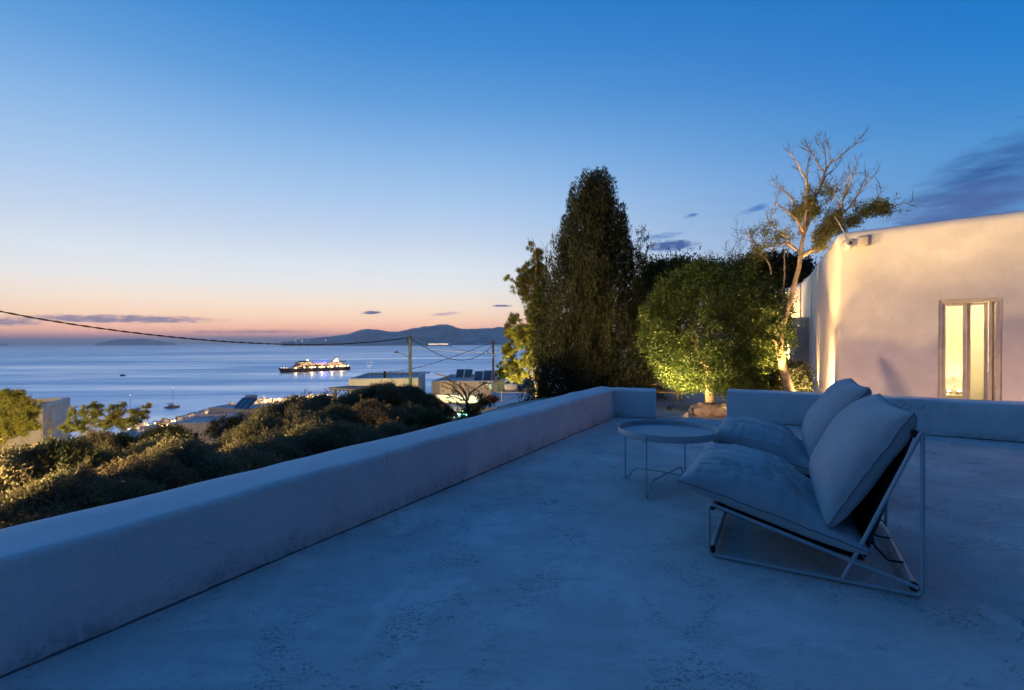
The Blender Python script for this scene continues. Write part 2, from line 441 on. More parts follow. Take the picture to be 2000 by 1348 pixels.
# step down through the gap, patio beyond
zp = -.35
st = MB()
a0 = gap0 + U * .36 + RD * -.2
c1 = gnd(1344, 804.5, -.17); c0 = c1 - U * 1.75; c0b = c0 - RD * 1.4; c1b = c1 - RD * 1.4
st.prism([(c0b.x, c0b.y), (c0.x, c0.y), (c1.x, c1.y), (c1b.x, c1b.y)], -.48, -.17)
st.build('step', m_patio, None, label='single cement step leading down through the gap to the patio', cat='step')
pf = MB()
gx = 40
vs = []; fs = []
for j in range(gx + 1):
    for i in range(gx + 1):
        p = gap1 + U * (-.3 + 22 * j / gx) + RD * (-5.2 + 16 * i / gx)
        vs.append((p.x, p.y, zp + .01 * noise.noise(Vector((p.x, p.y, 0)))))
for j in range(gx):
    for i in range(gx): fs.append((j * (gx + 1) + i, j * (gx + 1) + i + 1, (j + 1) * (gx + 1) + i + 1, (j + 1) * (gx + 1) + i))
pf.add(vs, fs, True)
pf.build('patio_floor', m_patio, kind='structure')

# ------------------------------------------------------------------ sea, land, far islands
ZS = -80.0
def sea_mat():
    m = bpy.data.materials.new('sea_water'); m.use_nodes = True
    t = m.node_tree; g = NB(t); b = t.nodes['Principled BSDF']
    co = g.new('ShaderNodeNewGeometry').outputs['Position']
    mp = g.new('ShaderNodeMapping'); g.link(co, mp.inputs[0]); mp.inputs['Rotation'].default_value = (0, 0, R(8)); mp.inputs['Scale'].default_value = (.0006, .0042, 1)
    st1 = g.noise(mp.outputs[0], 1.0, 4, .55, .5)
    mp2 = g.new('ShaderNodeMapping'); g.link(co, mp2.inputs[0]); mp2.inputs['Rotation'].default_value = (0, 0, R(-6)); mp2.inputs['Scale'].default_value = (.0025, .02, 1)
    st2 = g.noise(mp2.outputs[0], 1.0, 3, .55, .4)
    slick = g.math('ADD', g.math('MULTIPLY', st1, .65), g.math('MULTIPLY', st2, .35))
    k = g.smooth(slick, .40, .62)
    bn = g.new('ShaderNodeBump'); bn.inputs['Strength'].default_value = .35; bn.inputs['Distance'].default_value = 1.0
    mp3 = g.new('ShaderNodeMapping'); g.link(co, mp3.inputs[0]); mp3.inputs['Scale'].default_value = (.03, .09, 1)
    g.link(g.noise(mp3.outputs[0], 1.0, 5, .6), bn.inputs['Height'])
    t.nodes.remove(b)
    df = g.new('ShaderNodeBsdfDiffuse'); g.link(g.mix(k, (.03, .085, .16), (.05, .11, .19)), df.inputs[0])
    gl = g.new('ShaderNodeBsdfGlossy'); gl.inputs[0].default_value = (.86, .92, 1.0, 1)
    rr = g.new('ShaderNodeMapRange'); g.link(k, rr.inputs[0]); rr.inputs[3].default_value = .50; rr.inputs[4].default_value = .30
    g.link(rr.outputs[0], gl.inputs['Roughness']); g.link(bn.outputs[0], gl.inputs['Normal'])
    mx = g.new('ShaderNodeMixShader'); g.link(g.math('MULTIPLY_ADD', k, .16, .80), mx.inputs[0]); g.link(df.outputs[0], mx.inputs[1]); g.link(gl.outputs[0], mx.inputs[2])
    g.link(mx.outputs[0], t.nodes['Material Output'].inputs[0])
    return m
sb = MB(); n = 96; rs = [200, 700, 2000, 6000, 20000, 60000]
vs = [(0, 0, ZS)]
for r_ in rs:
    for k in range(n): vs.append((r_ * math.sin(2 * math.pi * k / n), r_ * math.cos(2 * math.pi * k / n), ZS))
fs = [(0, 1 + (k + 1) % n, 1 + k) for k in range(n)]
for i in range(len(rs) - 1):
    for k in range(n): a = 1 + i * n; fs.append((a + k, a + (k + 1) % n, a + n + (k + 1) % n, a + n + k))
sb.add(vs, fs); sb.build('sea', sea_mat(), kind='structure')

SHORE = [(-4000, 430), (-600, 480), (0, 520), (250, 525), (290, 545), (330, 572), (395, 618), (450, 662), (500, 705), (600, 715), (680, 720), (1000, 780), (4000, 800)]
PROF = [(0, -2.3), (6, -2.4), (15, -3.5), (45, -8.5), (100, -19), (200, -37), (300, -54), (400, -65), (480, -72)]
def land_z(x, y):
    d = math.hypot(x, y)
    px = 1000 + F * x / max(y, d * .1)
    rs_ = np.interp(px, [a for a, _ in SHORE], [b for _, b in SHORE])
    if y < 0: rs_ = 500
    z = np.interp(d, [a for a, _ in PROF] + [rs_, rs_ + 12, rs_ + 80], [b for _, b in PROF] + [-79.0, -80.6, -90]) if rs_ > 481 else np.interp(d, [a for a, _ in PROF[:-1]] + [rs_, rs_ + 80], [b for _, b in PROF[:-1]] + [-79.5, -90])
    if d > 9: z += .035 * min(d, 60) * noise.noise(Vector((x * .06, y * .06, 4)))
    return float(z)
lb = MB(); vs = []; fs = []
rr_ = [2.5, 4, 6, 8, 10, 13, 16, 20, 25, 32, 40, 50, 62, 76, 92, 110, 130, 155, 185, 220, 260, 300, 340, 380, 420, 460, 500, 540, 580, 620, 660, 700, 740, 780, 830]
na = 150
for r_ in rr_:
    for k in range(na):
        a = R(-80) + R(160) * k / (na - 1)
        x, y = r_ * math.sin(a), r_ * math.cos(a); vs.append((x, y, land_z(x, y)))
for i in range(len(rr_) - 1):
    for k in range(na - 1): fs.append((i * na + k, i * na + k + 1, (i + 1) * na + k + 1, (i + 1) * na + k))
lb.add(vs, fs, True)
m_land = mat('dry_hillside', (.075, .068, .045), .95, .45, .25, .6, 1.5, base2=(.13, .115, .075))
lb.build('terrain', m_land, kind='structure')

m_isle = mat('island_slopes', (.30, .27, .28), .95, .3, .002, base2=(.38, .34, .33))  # paler than the rock: part of the haze is in this colour
def island(name, prof, D, dep, seed=0):
    """ridge profile given in pixels (x, y of the skyline); a real hill mass at distance D with spurs and gullies"""
    xs = np.array([p[0] for p in prof], float); ys = np.array([p[1] for p in prof], float)
    b = MB(); nx, ny = 150, 16; vs = []; fs = []
    for j in range(ny + 1):
        tt = j / ny
        for i in range(nx + 1):
            px = xs[0] + (xs[-1] - xs[0]) * i / nx
            top = at(px, float(np.interp(px, xs, ys)), D)
            hgt = max(top.z - ZS, 0); hgt *= 1 + .05 * noise.noise(Vector((px * .09, seed, 0))) + .035 * noise.noise(Vector((px * .3, seed, 2)))
            s_ = 1 - abs(2 * tt - 1)                       # 0 shore, 1 ridge, 0 shore
            q = Vector((top.x * .0012, tt * 3 + seed, seed))
            z = hgt * (s_ ** 1.15) * (1 + (.30 * noise.noise(q * 2.4) + .14 * noise.noise(q * 6)) * (1 - s_))
            yy = D + dep * (tt - .5) * (1 + .25 * noise.noise(Vector((i * .11, seed, 0))))
            vs.append((top.x * yy / D, yy, ZS - 2 + z + (2 if s_ > 0 else 0)))
    for j in range(ny):
        for i in range(nx): fs.append((j * (nx + 1) + i, j * (nx + 1) + i + 1, (j + 1) * (nx + 1) + i + 1, (j + 1) * (nx + 1) + i))
    b.add(vs, fs, True); return b.build(name, m_isle, kind='structure')
isl_main = island('island_hills', [(548, 668), (575, 665.5), (600, 662), (640, 658), (680, 652.5), (705, 644), (718, 642), (740, 644.5), (760, 647.5), (775, 648.5), (800, 643), (818, 639),
        (833, 637.5), (848, 636), (860, 633.2), (868, 632.6), (876, 634), (892, 640), (910, 643), (935, 642), (955, 641), (985, 638), (1020, 636), (1060, 640), (1130, 645), (1250, 650), (1400, 660), (1480, 666)], 12000, 4000, 1)
for px_, py_, dd_ in ((577, 666, 11300), (590, 666.2, 11200), (602, 665, 11300), (636, 664.5, 11000), (722, 657, 11300), (818, 641, 11900), (826, 641.5, 11900), (838, 644, 11800), (754, 665, 10900), (886, 660, 11200), (700, 665.5, 10900)):
    q_ = at(px_, py_, dd_); lb_ = MB(); lb_.ball(tuple(q_), 9, 1); lb_.build('village_light', emit('village_light', (1, .8, .55), 3), isl_main)
island('island_hills', [(185, 671), (205, 667.5), (222, 664), (236, 661.5), (250, 662.2), (270, 661.6), (285, 661.8), (300, 664.5), (320, 667.5), (345, 670.5)], 20000, 4000, 4)
island('island_hills', [(-120, 671), (-60, 668.5), (-20, 669), (15, 671.5)], 22000, 4000, 6)

# ================================================================== HOUSE
C_ = at(1634, 600, 9.0); C_.z = 0
FD = Vector((.76, -.65, 0)).normalized(); FN = Vector((-FD.y * -1, 0, 0)); FN = Vector((-.65, -.76, 0)).normalized()
ZT = 3.24
house = thing('house', 'white limewashed house with rounded edges and a lit glazed door', 'house', (C_.x, C_.y, 0))
def hl(v): return Vector(v) - Vector((C_.x, C_.y, 0))       # into house space
SD = (at(1586, 600, 13.4) - at(1634, 600, 9.0)); SD.z = 0; SL = SD.length; SD.normalize()   # long side wall
dtl = onplane(1833, 585, C_, FN); dtr = onplane(1957, 579.5, C_, FN)
d0 = (dtl - C_).dot(FD); d1 = (dtr - C_).dot(FD); zd = (dtl.z + dtr.z) / 2 - .01
def shell(name, cols, zrows, holes, mt, parent, close_top=True, rin=.16, zt=ZT, zb=zp, wob=.012, sharp=False):
    """wall swept along plan columns (point, outward normal); the top arris rounds over; holes = cells (i, j) left open"""
    rows = list(zrows) + [zt - rin]
    ins = [0] * len(rows)
    for k in range(1, 7):
        a = math.pi / 2 * k / 6; rows.append(zt - rin + rin * math.sin(a)); ins.append(rin * (1 - math.cos(a)))
    rows.append(zt - .01); ins.append(rin + .35)
    vs = []; fs = []; nr = len(rows)
    for p, nn in cols:
        for z, q in zip(rows, ins):
            v = p - nn * q
            k = wob * noise.noise(Vector((v.x * .9, v.y * .9, z * .9))) if not sharp else 0
            vs.append(hl(Vector((v.x + nn.x * k, v.y + nn.y * k, z + (k * .5 if z > zt - rin else 0)))))
    for i in range(len(cols) - 1):
        for j in range(nr - 1):
            if (i, j) in holes: continue
            fs.append((i * nr + j, (i + 1) * nr + j, (i + 1) * nr + j + 1, i * nr + j + 1))
    b = MB(); b.add(vs, fs, True)
    return b.build(name, mt, parent)
zr = [zp - .1, zp + .7, zp + 1.4, zd, zd + .45, zd + .9]
cols = []
sn = Vector((-SD.y, SD.x, 0)); sn = sn if sn.x < 0 else -sn
sideN = 14
nich0 = (onplane(1606, 600, C_, sn) - C_).dot(SD); nich1 = (onplane(1598, 600, C_, sn) - C_).dot(SD)
tt = sorted(set([round(SL * k / sideN, 3) for k in range(1, sideN + 1)] + [nich0, nich1]), reverse=True)
tt = [t for t in tt if t in (nich0, nich1) or (abs(t - nich0) > .12 and abs(t - nich1) > .12)]
for t in tt:
    if t > .15: cols.append((C_ + SD * t, sn))
for k in range(0, 7):                                # rounded corner
    a = k / 6; nn = (sn * (1 - a) + FN * a).normalized()
    c = C_ + SD * .16 + FD * .16
    base = (C_ + SD * .09) * (1 - a) ** 2 + C_ * 2 * a * (1 - a) + (C_ + FD * .09) * a ** 2
    cols.append((base, nn))
ncorner = len(cols)
fx = [.3, .6, .9, d0, (d0 + d1) / 2, d1, d1 + .5, d1 + 1.1, d1 + 1.8, d1 + 2.6, d1 + 3.4]
for t in fx: cols.append((C_ + FD * t, FN))
id0 = ncorner + fx.index(d0)
holes = {(id0, j) for j in range(0, 3)} | {(id0 + 1, j) for j in range(0, 3)}
in0 = [i for i, (p, _) in enumerate(cols) if abs((p - C_).dot(SD) - nich1) < 1e-4][0]
holes |= {(in0, j) for j in range(1, 3)}
fe = C_ + FD * (d1 + 3.4)
cols += [(fe - FN * k, FD) for k in (.01, 3.0, 7.0)]
shell('wall', cols, zr, holes, m_house, house)
# roof sheet
rf = MB(); back = fe - FN * 7
rp = [hl(C_ + SD * .4 + FD * .4), hl(fe - FN * .4), hl(back), hl(C_ + SD * SL + FD * 4), hl(C_ + SD * SL - sn * .3)]
rf.add([(p.x, p.y, ZT - .04) for p in rp], [tuple(range(len(rp)))]); rf.build('roof', m_house, house)
# slit niche in the side wall
nb = MB(); zz0, zz1 = zr[1], zr[3]
A, B = C_ + SD * nich0, C_ + SD * nich1
for p, q in ((A, A - sn * .22), (B, B - sn * .22)):
    nb.add([hl((p.x, p.y, zz0)), hl((q.x, q.y, zz0)), hl((q.x, q.y, zz1)), hl((p.x, p.y, zz1))], [(0, 1, 2, 3)])
p, q = A - sn * .22, B - sn * .22
nb.add([hl((p.x, p.y, zz0)), hl((q.x, q.y, zz0)), hl((q.x, q.y, zz1)), hl((p.x, p.y, zz1))], [(0, 1, 2, 3)])
for z in (zz0, zz1): nb.add([hl((A.x, A.y, z)), hl((B.x, B.y, z)), hl((q.x, q.y, z)), hl((p.x, p.y, z))], [(0, 1, 2, 3)])
nb.build('niche', m_house, house)
# rear wings along the same side
def wing(px0, y0, px1, y1, off, zt, name='wing'):
    a = at(px0, 600, y0); b2 = at(px1, 600, y1); a.z = b2.z = 0
    dd = (b2 - a).normalized(); nn = Vector((-dd.y, dd.x, 0)); nn = nn if nn.x < 0 else -nn
    front = Vector((dd.x, dd.y, 0)) * -1
    cl = []
    L = (b2 - a).length
    cl = [(b2 + dd * .0 - nn * 5, dd), (b2 - nn * .05, dd)] + [(a + dd * (L * (1 - k / 6)), nn) for k in range(7)] + [(a - nn * .05 , front), (a - nn * 4, front)]
    return shell(name, cl, [zp - .1, zp + 1.2, zp + 2.2], set(), m_house, house, zt=zt, rin=.14)
z2 = 1.25 + (662.5 - 540) / F * 15.0; z3 = 1.25 + (662.5 - 559) / F * 17.6
wing(1584.5, 13.9, 1565, 15.9, 0, z2); wing(1562, 16.4, 1490, 21.5, 0, z3)
# shuttered doorway in the rear wing
ddp = at(1572, 600, 15.2); wa = at(1584.5, 600, 13.9); wb = at(1565, 600, 15.9); wa.z = wb.z = 0
wd = (wb - wa).normalized(); wn = Vector((-wd.y, wd.x, 0)); wn = wn if wn.x < 0 else -wn
m_taupe = mat('taupe_painted_wood', (.60, .53, .45), .55, .08, 6, .1, 40, base2=(.66, .59, .51))
m_dark = mat('dark_gap', (.02, .02, .02), .9)
sz1 = 1.25 + (663 - 622) / F * 15.0
sh = MB()
for t in (.35, 1.35):
    p = wa + wd * t + wn * .22
    sh.bbox(None, (.05, .42, sz1 - zp), .008, M=Matrix.Translation(hl((p.x, p.y, (sz1 + zp) / 2))) @ Matrix.Rotation(math.atan2(wn.y, wn.x) - math.pi / 2, 4, 'Z'))
sd = sh.build('shutter', m_taupe, house)
for t in (.35, 1.35):
    sl_ = MB(); p = wa + wd * (t - .03) + wn * .22
    for k in range(14): sl_.box(None, (.02, .3, .05), M=Matrix.Translation(hl((p.x, p.y, zp + .3 + k * .125))) @ Matrix.Rotation(math.atan2(wn.y, wn.x) - math.pi / 2, 4, 'Z'))
    sl_.build('shutter_slats', m_taupe, sd)
sh2 = MB(); p = wa + wd * .85 + wn * .01
sh2.box(None, (.86, .03, sz1 - zp), M=Matrix.Translation(hl((p.x, p.y, (sz1 + zp) / 2))) @ Matrix.Rotation(math.atan2(wd.y, wd.x), 4, 'Z')); sh2.build('rear_door', m_taupe, house)

# ---- glazed door: reveal, frame, two leaves, side track
AF = math.atan2(FD.y, FD.x)
def fp(t, z, dep=0.0): return hl(C_ + FD * t - FN * dep + Vector((0, 0, z)))
def fbar(b, t0, t1, z0, z1, dep, th=.05, r_=.006):
    c = fp((t0 + t1) / 2, (z0 + z1) / 2, dep)
    b.bbox(None, (abs(t1 - t0), th, abs(z1 - z0)), r_, M=Matrix.Translation(c) @ Matrix.Rotation(AF, 4, 'Z'))
rv = MB()
for t in (d0, d1): rv.add([fp(t, zp - .1, -.01), fp(t, zp - .1, .3), fp(t, zd, .3), fp(t, zd, -.01)], [(0, 1, 2, 3)])
rv.add([fp(d0, zd, -.01), fp(d1, zd, -.01), fp(d1, zd, .3), fp(d0, zd, .3)], [(0, 1, 2, 3)])
rv.build('door_reveal', m_house, house)
DW = d1 - d0
door = MB(); fw = .045
fbar(door, d0, d0 + fw, zp, zd, .07, .12); fbar(door, d1 - fw, d1, zp, zd, .07, .12); fbar(door, d0 + fw, d1 - fw, zd - fw * 1.2, zd, .07, .12)
dr = door.build('door', m_taupe, house)
def leaf(t0, t1, dep, name='door_leaf'):
    b = MB(); w_ = .045
    fbar(b, t0, t0 + w_, zp + .03, zd - fw * 1.3, dep); fbar(b, t1 - w_, t1, zp + .03, zd - fw * 1.3, dep)
    fbar(b, t0 + w_, t1 - w_, zd - fw * 1.3 - w_, zd - fw * 1.3, dep); fbar(b, t0 + w_, t1 - w_, zp + .03, zp + .15, dep)
    o = b.build(name, m_taupe, dr)
    g_ = MB(); fbar(g_, t0 + w_, t1 - w_, zp + .15, zd - fw * 1.3 - w_, dep, .008, .001); g_.build('pane', glass('door_glass'), dr)
tm = d0 + DW * .435
leaf(d0 + fw, tm + .02, .06); leaf(tm + .025, d1 - DW * .20, .11)
trk = MB()
for k, (a, dp) in enumerate(((.195, .03), (.145, .09), (.10, .02))): fbar(trk, d1 - DW * a, d1 - DW * a + .035, zp + .02, zd - fw * 1.3, dp, .04)
trk.build('folded_shutter', m_taupe, dr)

# ---- bedroom behind the door
m_room = mat('bedroom_plaster', (.80, .74, .60), .8, .05, 2)
m_linen = mat('bed_linen', (.78, .70, .55), .9, .1, 3, .3, 12)
rt0, rt1, rd0, rd1 = d0 - .25, d0 + 3.2, .31, 3.3
rm = MB(); zc = 2.5
def rq(*pp): rm.add([fp(*p) for p in pp], [(0, 1, 2, 3)])
rq((rt0, zp, rd1), (rt1, zp, rd1), (rt1, zc, rd1), (rt0, zc, rd1)); rq((rt0, zp, rd0), (rt0, zp, rd1), (rt0, zc, rd1), (rt0, zc, rd0)); rq((rt1, zp, rd0), (rt1, zp, rd1), (rt1, zc, rd1), (rt1, zc, rd0))
rq((rt0, zc, rd0), (rt1, zc, rd0), (rt1, zc, rd1), (rt0, zc, rd1)); rq((rt0, zp - .01, rd0), (rt1, zp - .01, rd0), (rt1, zp - .01, rd1), (rt0, zp - .01, rd1))
rm.build('bedroom_wall', m_room, house)
def wp(t, z, dep): return C_ + FD * t - FN * dep + Vector((0, 0, z))
# where the sight lines through the panes meet the back wall
bp0 = C_ - FN * rd1
l1 = onplane(1853, 764, bp0, FN); l2 = onplane(1873, 767, bp0, FN)
m_nick = mat('brushed_nickel', (.5, .46, .4), .35, .1, 5, metallic=.9)
def lamp_light(name, kind, loc, energy, colr, size=.05, parent=None, target=None, spot=60, blend=.5):
    li = bpy.data.lights.new(name, kind); li.energy = energy; li.color = colr
    if kind == 'SPOT': li.spot_size = R(spot); li.spot_blend = blend
    li.shadow_soft_size = size
    o = bpy.data.objects.new(name, li); COL.objects.link(o); o.location = loc
    if target is not None: o.rotation_euler = (Vector(target) - Vector(loc)).to_track_quat('-Z', 'Y').to_euler()
    if parent is not None: o.parent = parent
    return o
shelf_z = min(l1.z, l2.z) - .02
ta, tb = (l1 - C_).dot(FD), (l2 - C_).dot(FD)
ns = thing('bedside_cabinet', 'pale bedside cabinet against the bedroom wall, under two uplights', 'cabinet', wp((ta + tb) / 2, zp, rd1 - .22), AF)
b = MB(); hh = shelf_z - zp
b.bbox((0, 0, hh - .015), (abs(tb - ta) + .35, .40, .03), .005); b.build('top', m_room, ns)
b = MB(); b.bbox((0, 0, (hh - .03) / 2), (abs(tb - ta) + .31, .36, hh - .032), .005); b.build('body', m_room, ns)
for k, (l_, wd_) in enumerate(((l1, 'nearer the door edge'), (l2, 'nearer the bed'))):
    t_ = (l_ - C_).dot(FD)
    base = wp(t_, shelf_z, rd1 - .10)
    lt = thing('uplight', 'small round uplight on the bedside cabinet, ' + ('closer to the door frame' if k == 0 else 'closer to the bed'), 'lamp', base)
    b = MB(); b.lathe([(.045, 0), (.05, .01), (.05, .05), (.035, .055)], seg=16); b.build('housing', m_nick, lt)
    b = MB(); b.lathe([(.034, .05), (.03, .058)], seg=16); b.build('lens', emit('uplight_lens', (1, .78, .42), 40), lt)
    lamp_light('uplight_beam', 'SPOT', (0, 0, .07), 60, (1, .72, .34), .02, lt, (0, 0, 1), 50, .9).rotation_euler = (math.pi, 0, 0)
bed = thing('bed', 'bed with cream cover, partly seen through the glazed door', 'bed', wp(tb + 1.25, zp, rd1 - .75), AF)
bt = onplane(1915, 742, wp(0, 0, rd1 - 1.2) * 1, FN).z
b = MB(); b.bbox((0, 0, .2), (1.6, 1.9, .36), .02); b.build('base', m_room, bed)
b = MB(); hb = max(.52, bt - zp - .36); b.bbox((0, 0, .38 + hb / 2), (1.66, 1.96, hb), .09); b.build('cover', m_linen, bed)
b = MB(); b.ball((0.35, .5, .40 + hb), .3, 3, (1.1, .7, .35), .2); b.build('pillow', m_linen, bed)
b = MB(); b.bbox((-.45, .55, .43 + hb), (.32, .22, .035), .006); b.build('folded_towel', mat('brown_towel', (.16, .10, .05), .9, .2, 8), bed)
cl = thing('ceiling_lamp', 'small round ceiling lamp inside the bedroom', 'lamp', wp(d0 + 1.1, zc, 1.7))
b = MB(); b.lathe([(.14, -.06), (.15, -.03), (.13, -.003)], seg=20); b.build('shade', emit('ceiling_lamp_shade', (1, .72, .36), 12), cl)
lamp_light('ceiling_glow', 'POINT', (0, 0, -.14), 300, (1, .72, .36), .12, cl)

# ---- things fixed to the facade
m_steel = mat('galvanised_housing', (.33, .33, .35), .4, .12, 10, metallic=.7)
m_grey = mat('grey_plastic', (.45, .45, .47), .5, .08, 10)
pc = onplane(1654, 478, C_, FN) + FN * .01
sc = thing('security_camera', 'round grey security camera below the roof edge at the house corner', 'camera', pc, math.atan2(FN.y, FN.x))
MX = Matrix.Rotation(math.pi / 2, 4, 'Y')
b = MB(); b.lathe([(.085, 0), (.095, .012), (.09, .03), (.06, .04)], seg=24, M=MX); b.build('mount', m_grey, sc)
bd = MB(); mx2 = Matrix.Translation((.03, .02, 0)) @ Matrix.Rotation(R(25), 4, 'Z') @ MX
bd.lathe([(.055, 0), (.07, .03), (.07, .11), (.06, .13)], seg=24, M=mx2); bo = bd.build('body', m_grey, sc)
b = MB(); b.lathe([(.03, .126), (.026, .136)], seg=16, M=mx2); b.build('lens', mat('camera_lens', (.05, .04, .03), .1, .05, 3, spec=.8), bo)
b = MB(); b.tube([(.01, .0, .07), (.02, -.05, .25), (.03, -.12, .42), (-.1, -.2, .56), (-.3, -.22, .6)], .008, 6); b.build('cable', m_grey, sc)
pl_ = onplane(1687, 472, C_, FN) + FN * .012
wl = thing('wall_lamp', 'unlit square metal floodlight on the facade, beside the security camera', 'lamp', pl_, math.atan2(FN.y, FN.x))
b = MB(); b.bbox((.045, 0, 0), (.09, .19, .19), .035); b.build('housing', m_steel, wl)
b = MB(); b.bbox((.094, 0, -.005), (.012, .145, .15), .005); b.build('glass', mat('lamp_glass', (.5, .47, .42), .15, .1, 6, spec=.8), wl)
b = MB(); b.box((-.006, 0, .0), (.03, .08, .08)); b.build('bracket', m_grey, wl)

# ================================================================== GARDEN LAMPS (what lights the patio)
WARM = (1.0, .56, .17)
m_black = mat('black_metal', (.02, .02, .022), .45, .1, 10)
def spike_light(pos, target, energy, label, spot=95, size=.04, colr=WARM, blend=.7):
    p = Vector(pos); d = (Vector(target) - p).normalized()
    t = thing('garden_spotlight', label, 'lamp', p)
    b = MB(); b.tube([(0, 0, -.22), (0, 0, 0)], [.004, .012], 8); b.build('spike', m_black, t)
    M_ = d.to_track_quat('Z', 'Y').to_matrix().to_4x4()
    b = MB(); b.lathe([(.02, -.03), (.045, -.01), (.05, .06), (.047, .085), (.041, .085), (.04, .06)], seg=18, M=M_); b.build('housing', m_black, t)
    b = MB(); b.lathe([(.039, .055), (.037, .062)], seg=18, M=M_); b.build('lens', emit('spot_lens', (1, .7, .3), 30), t)
    lamp_light('spotlight_beam', 'SPOT', d * .1, energy, colr, size, t, d * 2, spot, blend)
    return t

# ================================================================== FURNITURE
m_frame = mat('powder_coated_steel', (.46, .47, .47), .38, .05, 12, .05, 120, spec=.5)
m_rubber = mat('black_rubber', (.015, .015, .016), .6)
m_sling = mat('dark_sling_canvas', (.07, .07, .075), .9, .15, 20, .3, 180)
def fabric():
    m = bpy.data.materials.new('cushion_canvas'); m.use_nodes = True
    t = m.node_tree; g = NB(t); b = t.nodes['Principled BSDF']
    co = g.new('ShaderNodeTexCoord').outputs['Object']
    c = g.mix(g.smooth(g.noise(co, 3.5, 5, .6), .3, .7), (.42, .405, .40), (.49, .475, .47))
    g.link(c, b.inputs['Base Color']); b.inputs['Roughness'].default_value = .9; b.inputs['Specular IOR Level'].default_value = .15
    b.inputs['Sheen Weight'].default_value = .25; b.inputs['Sheen Roughness'].default_value = .5
    bn = g.new('ShaderNodeBump'); bn.inputs['Strength'].default_value = .12; bn.inputs['Distance'].default_value = .003
    wv = g.noise(co, 420, 2, .5); g.link(wv, bn.inputs['Height']); g.link(bn.outputs[0], b.inputs['Normal'])
    MATS['cushion_canvas'] = m
    return m
m_fab = fabric()
m_pipe = mat('cushion_piping', (.20, .20, .205), .9, .1, 10)

def cushion(a, b_, h, seed, place, nu=84, nv=84, pinch=.05, fold=.012, sag=0.0, flatb=.55, crease=.8, dent=0.0):
    """pillow of size a x b_ x h: two sewn sheets, pinched corners, gathers running in from the seams. place(p, q, r): local to chair"""
    m = MB(); us = [math.sin(math.pi / 2 * (2 * i / nu - 1)) * .35 + (2 * i / nu - 1) * .65 for i in range(nu + 1)]
    vs_ = [math.sin(math.pi / 2 * (2 * i / nv - 1)) * .35 + (2 * i / nv - 1) * .65 for i in range(nv + 1)]
    seam = []
    def pt(u, v, side):
        x = a / 2 * u * (1 - pinch * (1 - v * v) ** 1.0); y = b_ / 2 * v * (1 - pinch * (1 - u * u))
        eu, ev = max(0, 1 - abs(u) ** 2.6), max(0, 1 - abs(v) ** 2.6)
        t = (eu * ev) ** (.46 if side > 0 else .30)
        # gathers perpendicular to each seam, long soft creases pulled along the length, a broad unevenness
        wu = (1 - eu) * (eu ** .4) if eu > 0 else 0; wv = (1 - ev) * (ev ** .4) if ev > 0 else 0
        gz = wu * noise.noise(Vector((v * 10 + seed, u * 1.2, side))) + wv * noise.noise(Vector((u * 10, v * 1.2 + seed, side + 5)))
        vw = v + .12 * noise.noise(Vector((u * 1.4, v * 1.2, seed)))
        rid = lambda k_: max(0, 1 - abs(noise.noise(Vector((u * .55 + seed, vw * k_, side + k_)))) * 7.5)
        cr = (rid(5.2) ** 2 + .7 * rid(9.0) ** 2) * (.35 + .65 * max(0, noise.noise(Vector((u * 1.3, v * 1.6 + seed, 3))) + .45))
        dg = max(0, 1 - abs(noise.noise(Vector((u * 2.6 + v * 1.7, v * 1.1 - u * .6 + seed, side * 4)))) * 4.5) ** 2
        if side > 0 and dent: t *= 1 - dent * min(1, max(0, (u - .12) / .35))
        z = side * h / 2 * t * (1.0 if side > 0 else flatb)
        z += side * min(1, t * 1.4) * ((fold * 1.5 * gz + fold * crease * cr - fold * .35 * dg * (wu + wv)) * (side > 0) + .016 * noise.noise(Vector((u * 1.5, v * 1.5, seed))))
        z -= sag * (1 - u * u) * (1 - v * v)
        z += .006 * noise.noise(Vector((u * 6, v * 6, seed))) * (1 - t)
        return place(x, y, z)
    for side in (1, -1):
        pts = [pt(u, v, side) for u in us for v in vs_]
        fs = []
        for i in range(nu):
            for j in range(nv):
                q = (i * (nv + 1) + j, (i + 1) * (nv + 1) + j, (i + 1) * (nv + 1) + j + 1, i * (nv + 1) + j + 1)
                fs.append(q if side > 0 else q[::-1])
        m.add(pts, fs, True)
    loop = [(u, -1) for u in us] + [(1, v) for v in vs_[1:]] + [(u, 1) for u in us[-2::-1]] + [(-1, v) for v in vs_[-2:0:-1]]
    seam = [pt(u, v, 1) for u, v in loop]
    return m, seam

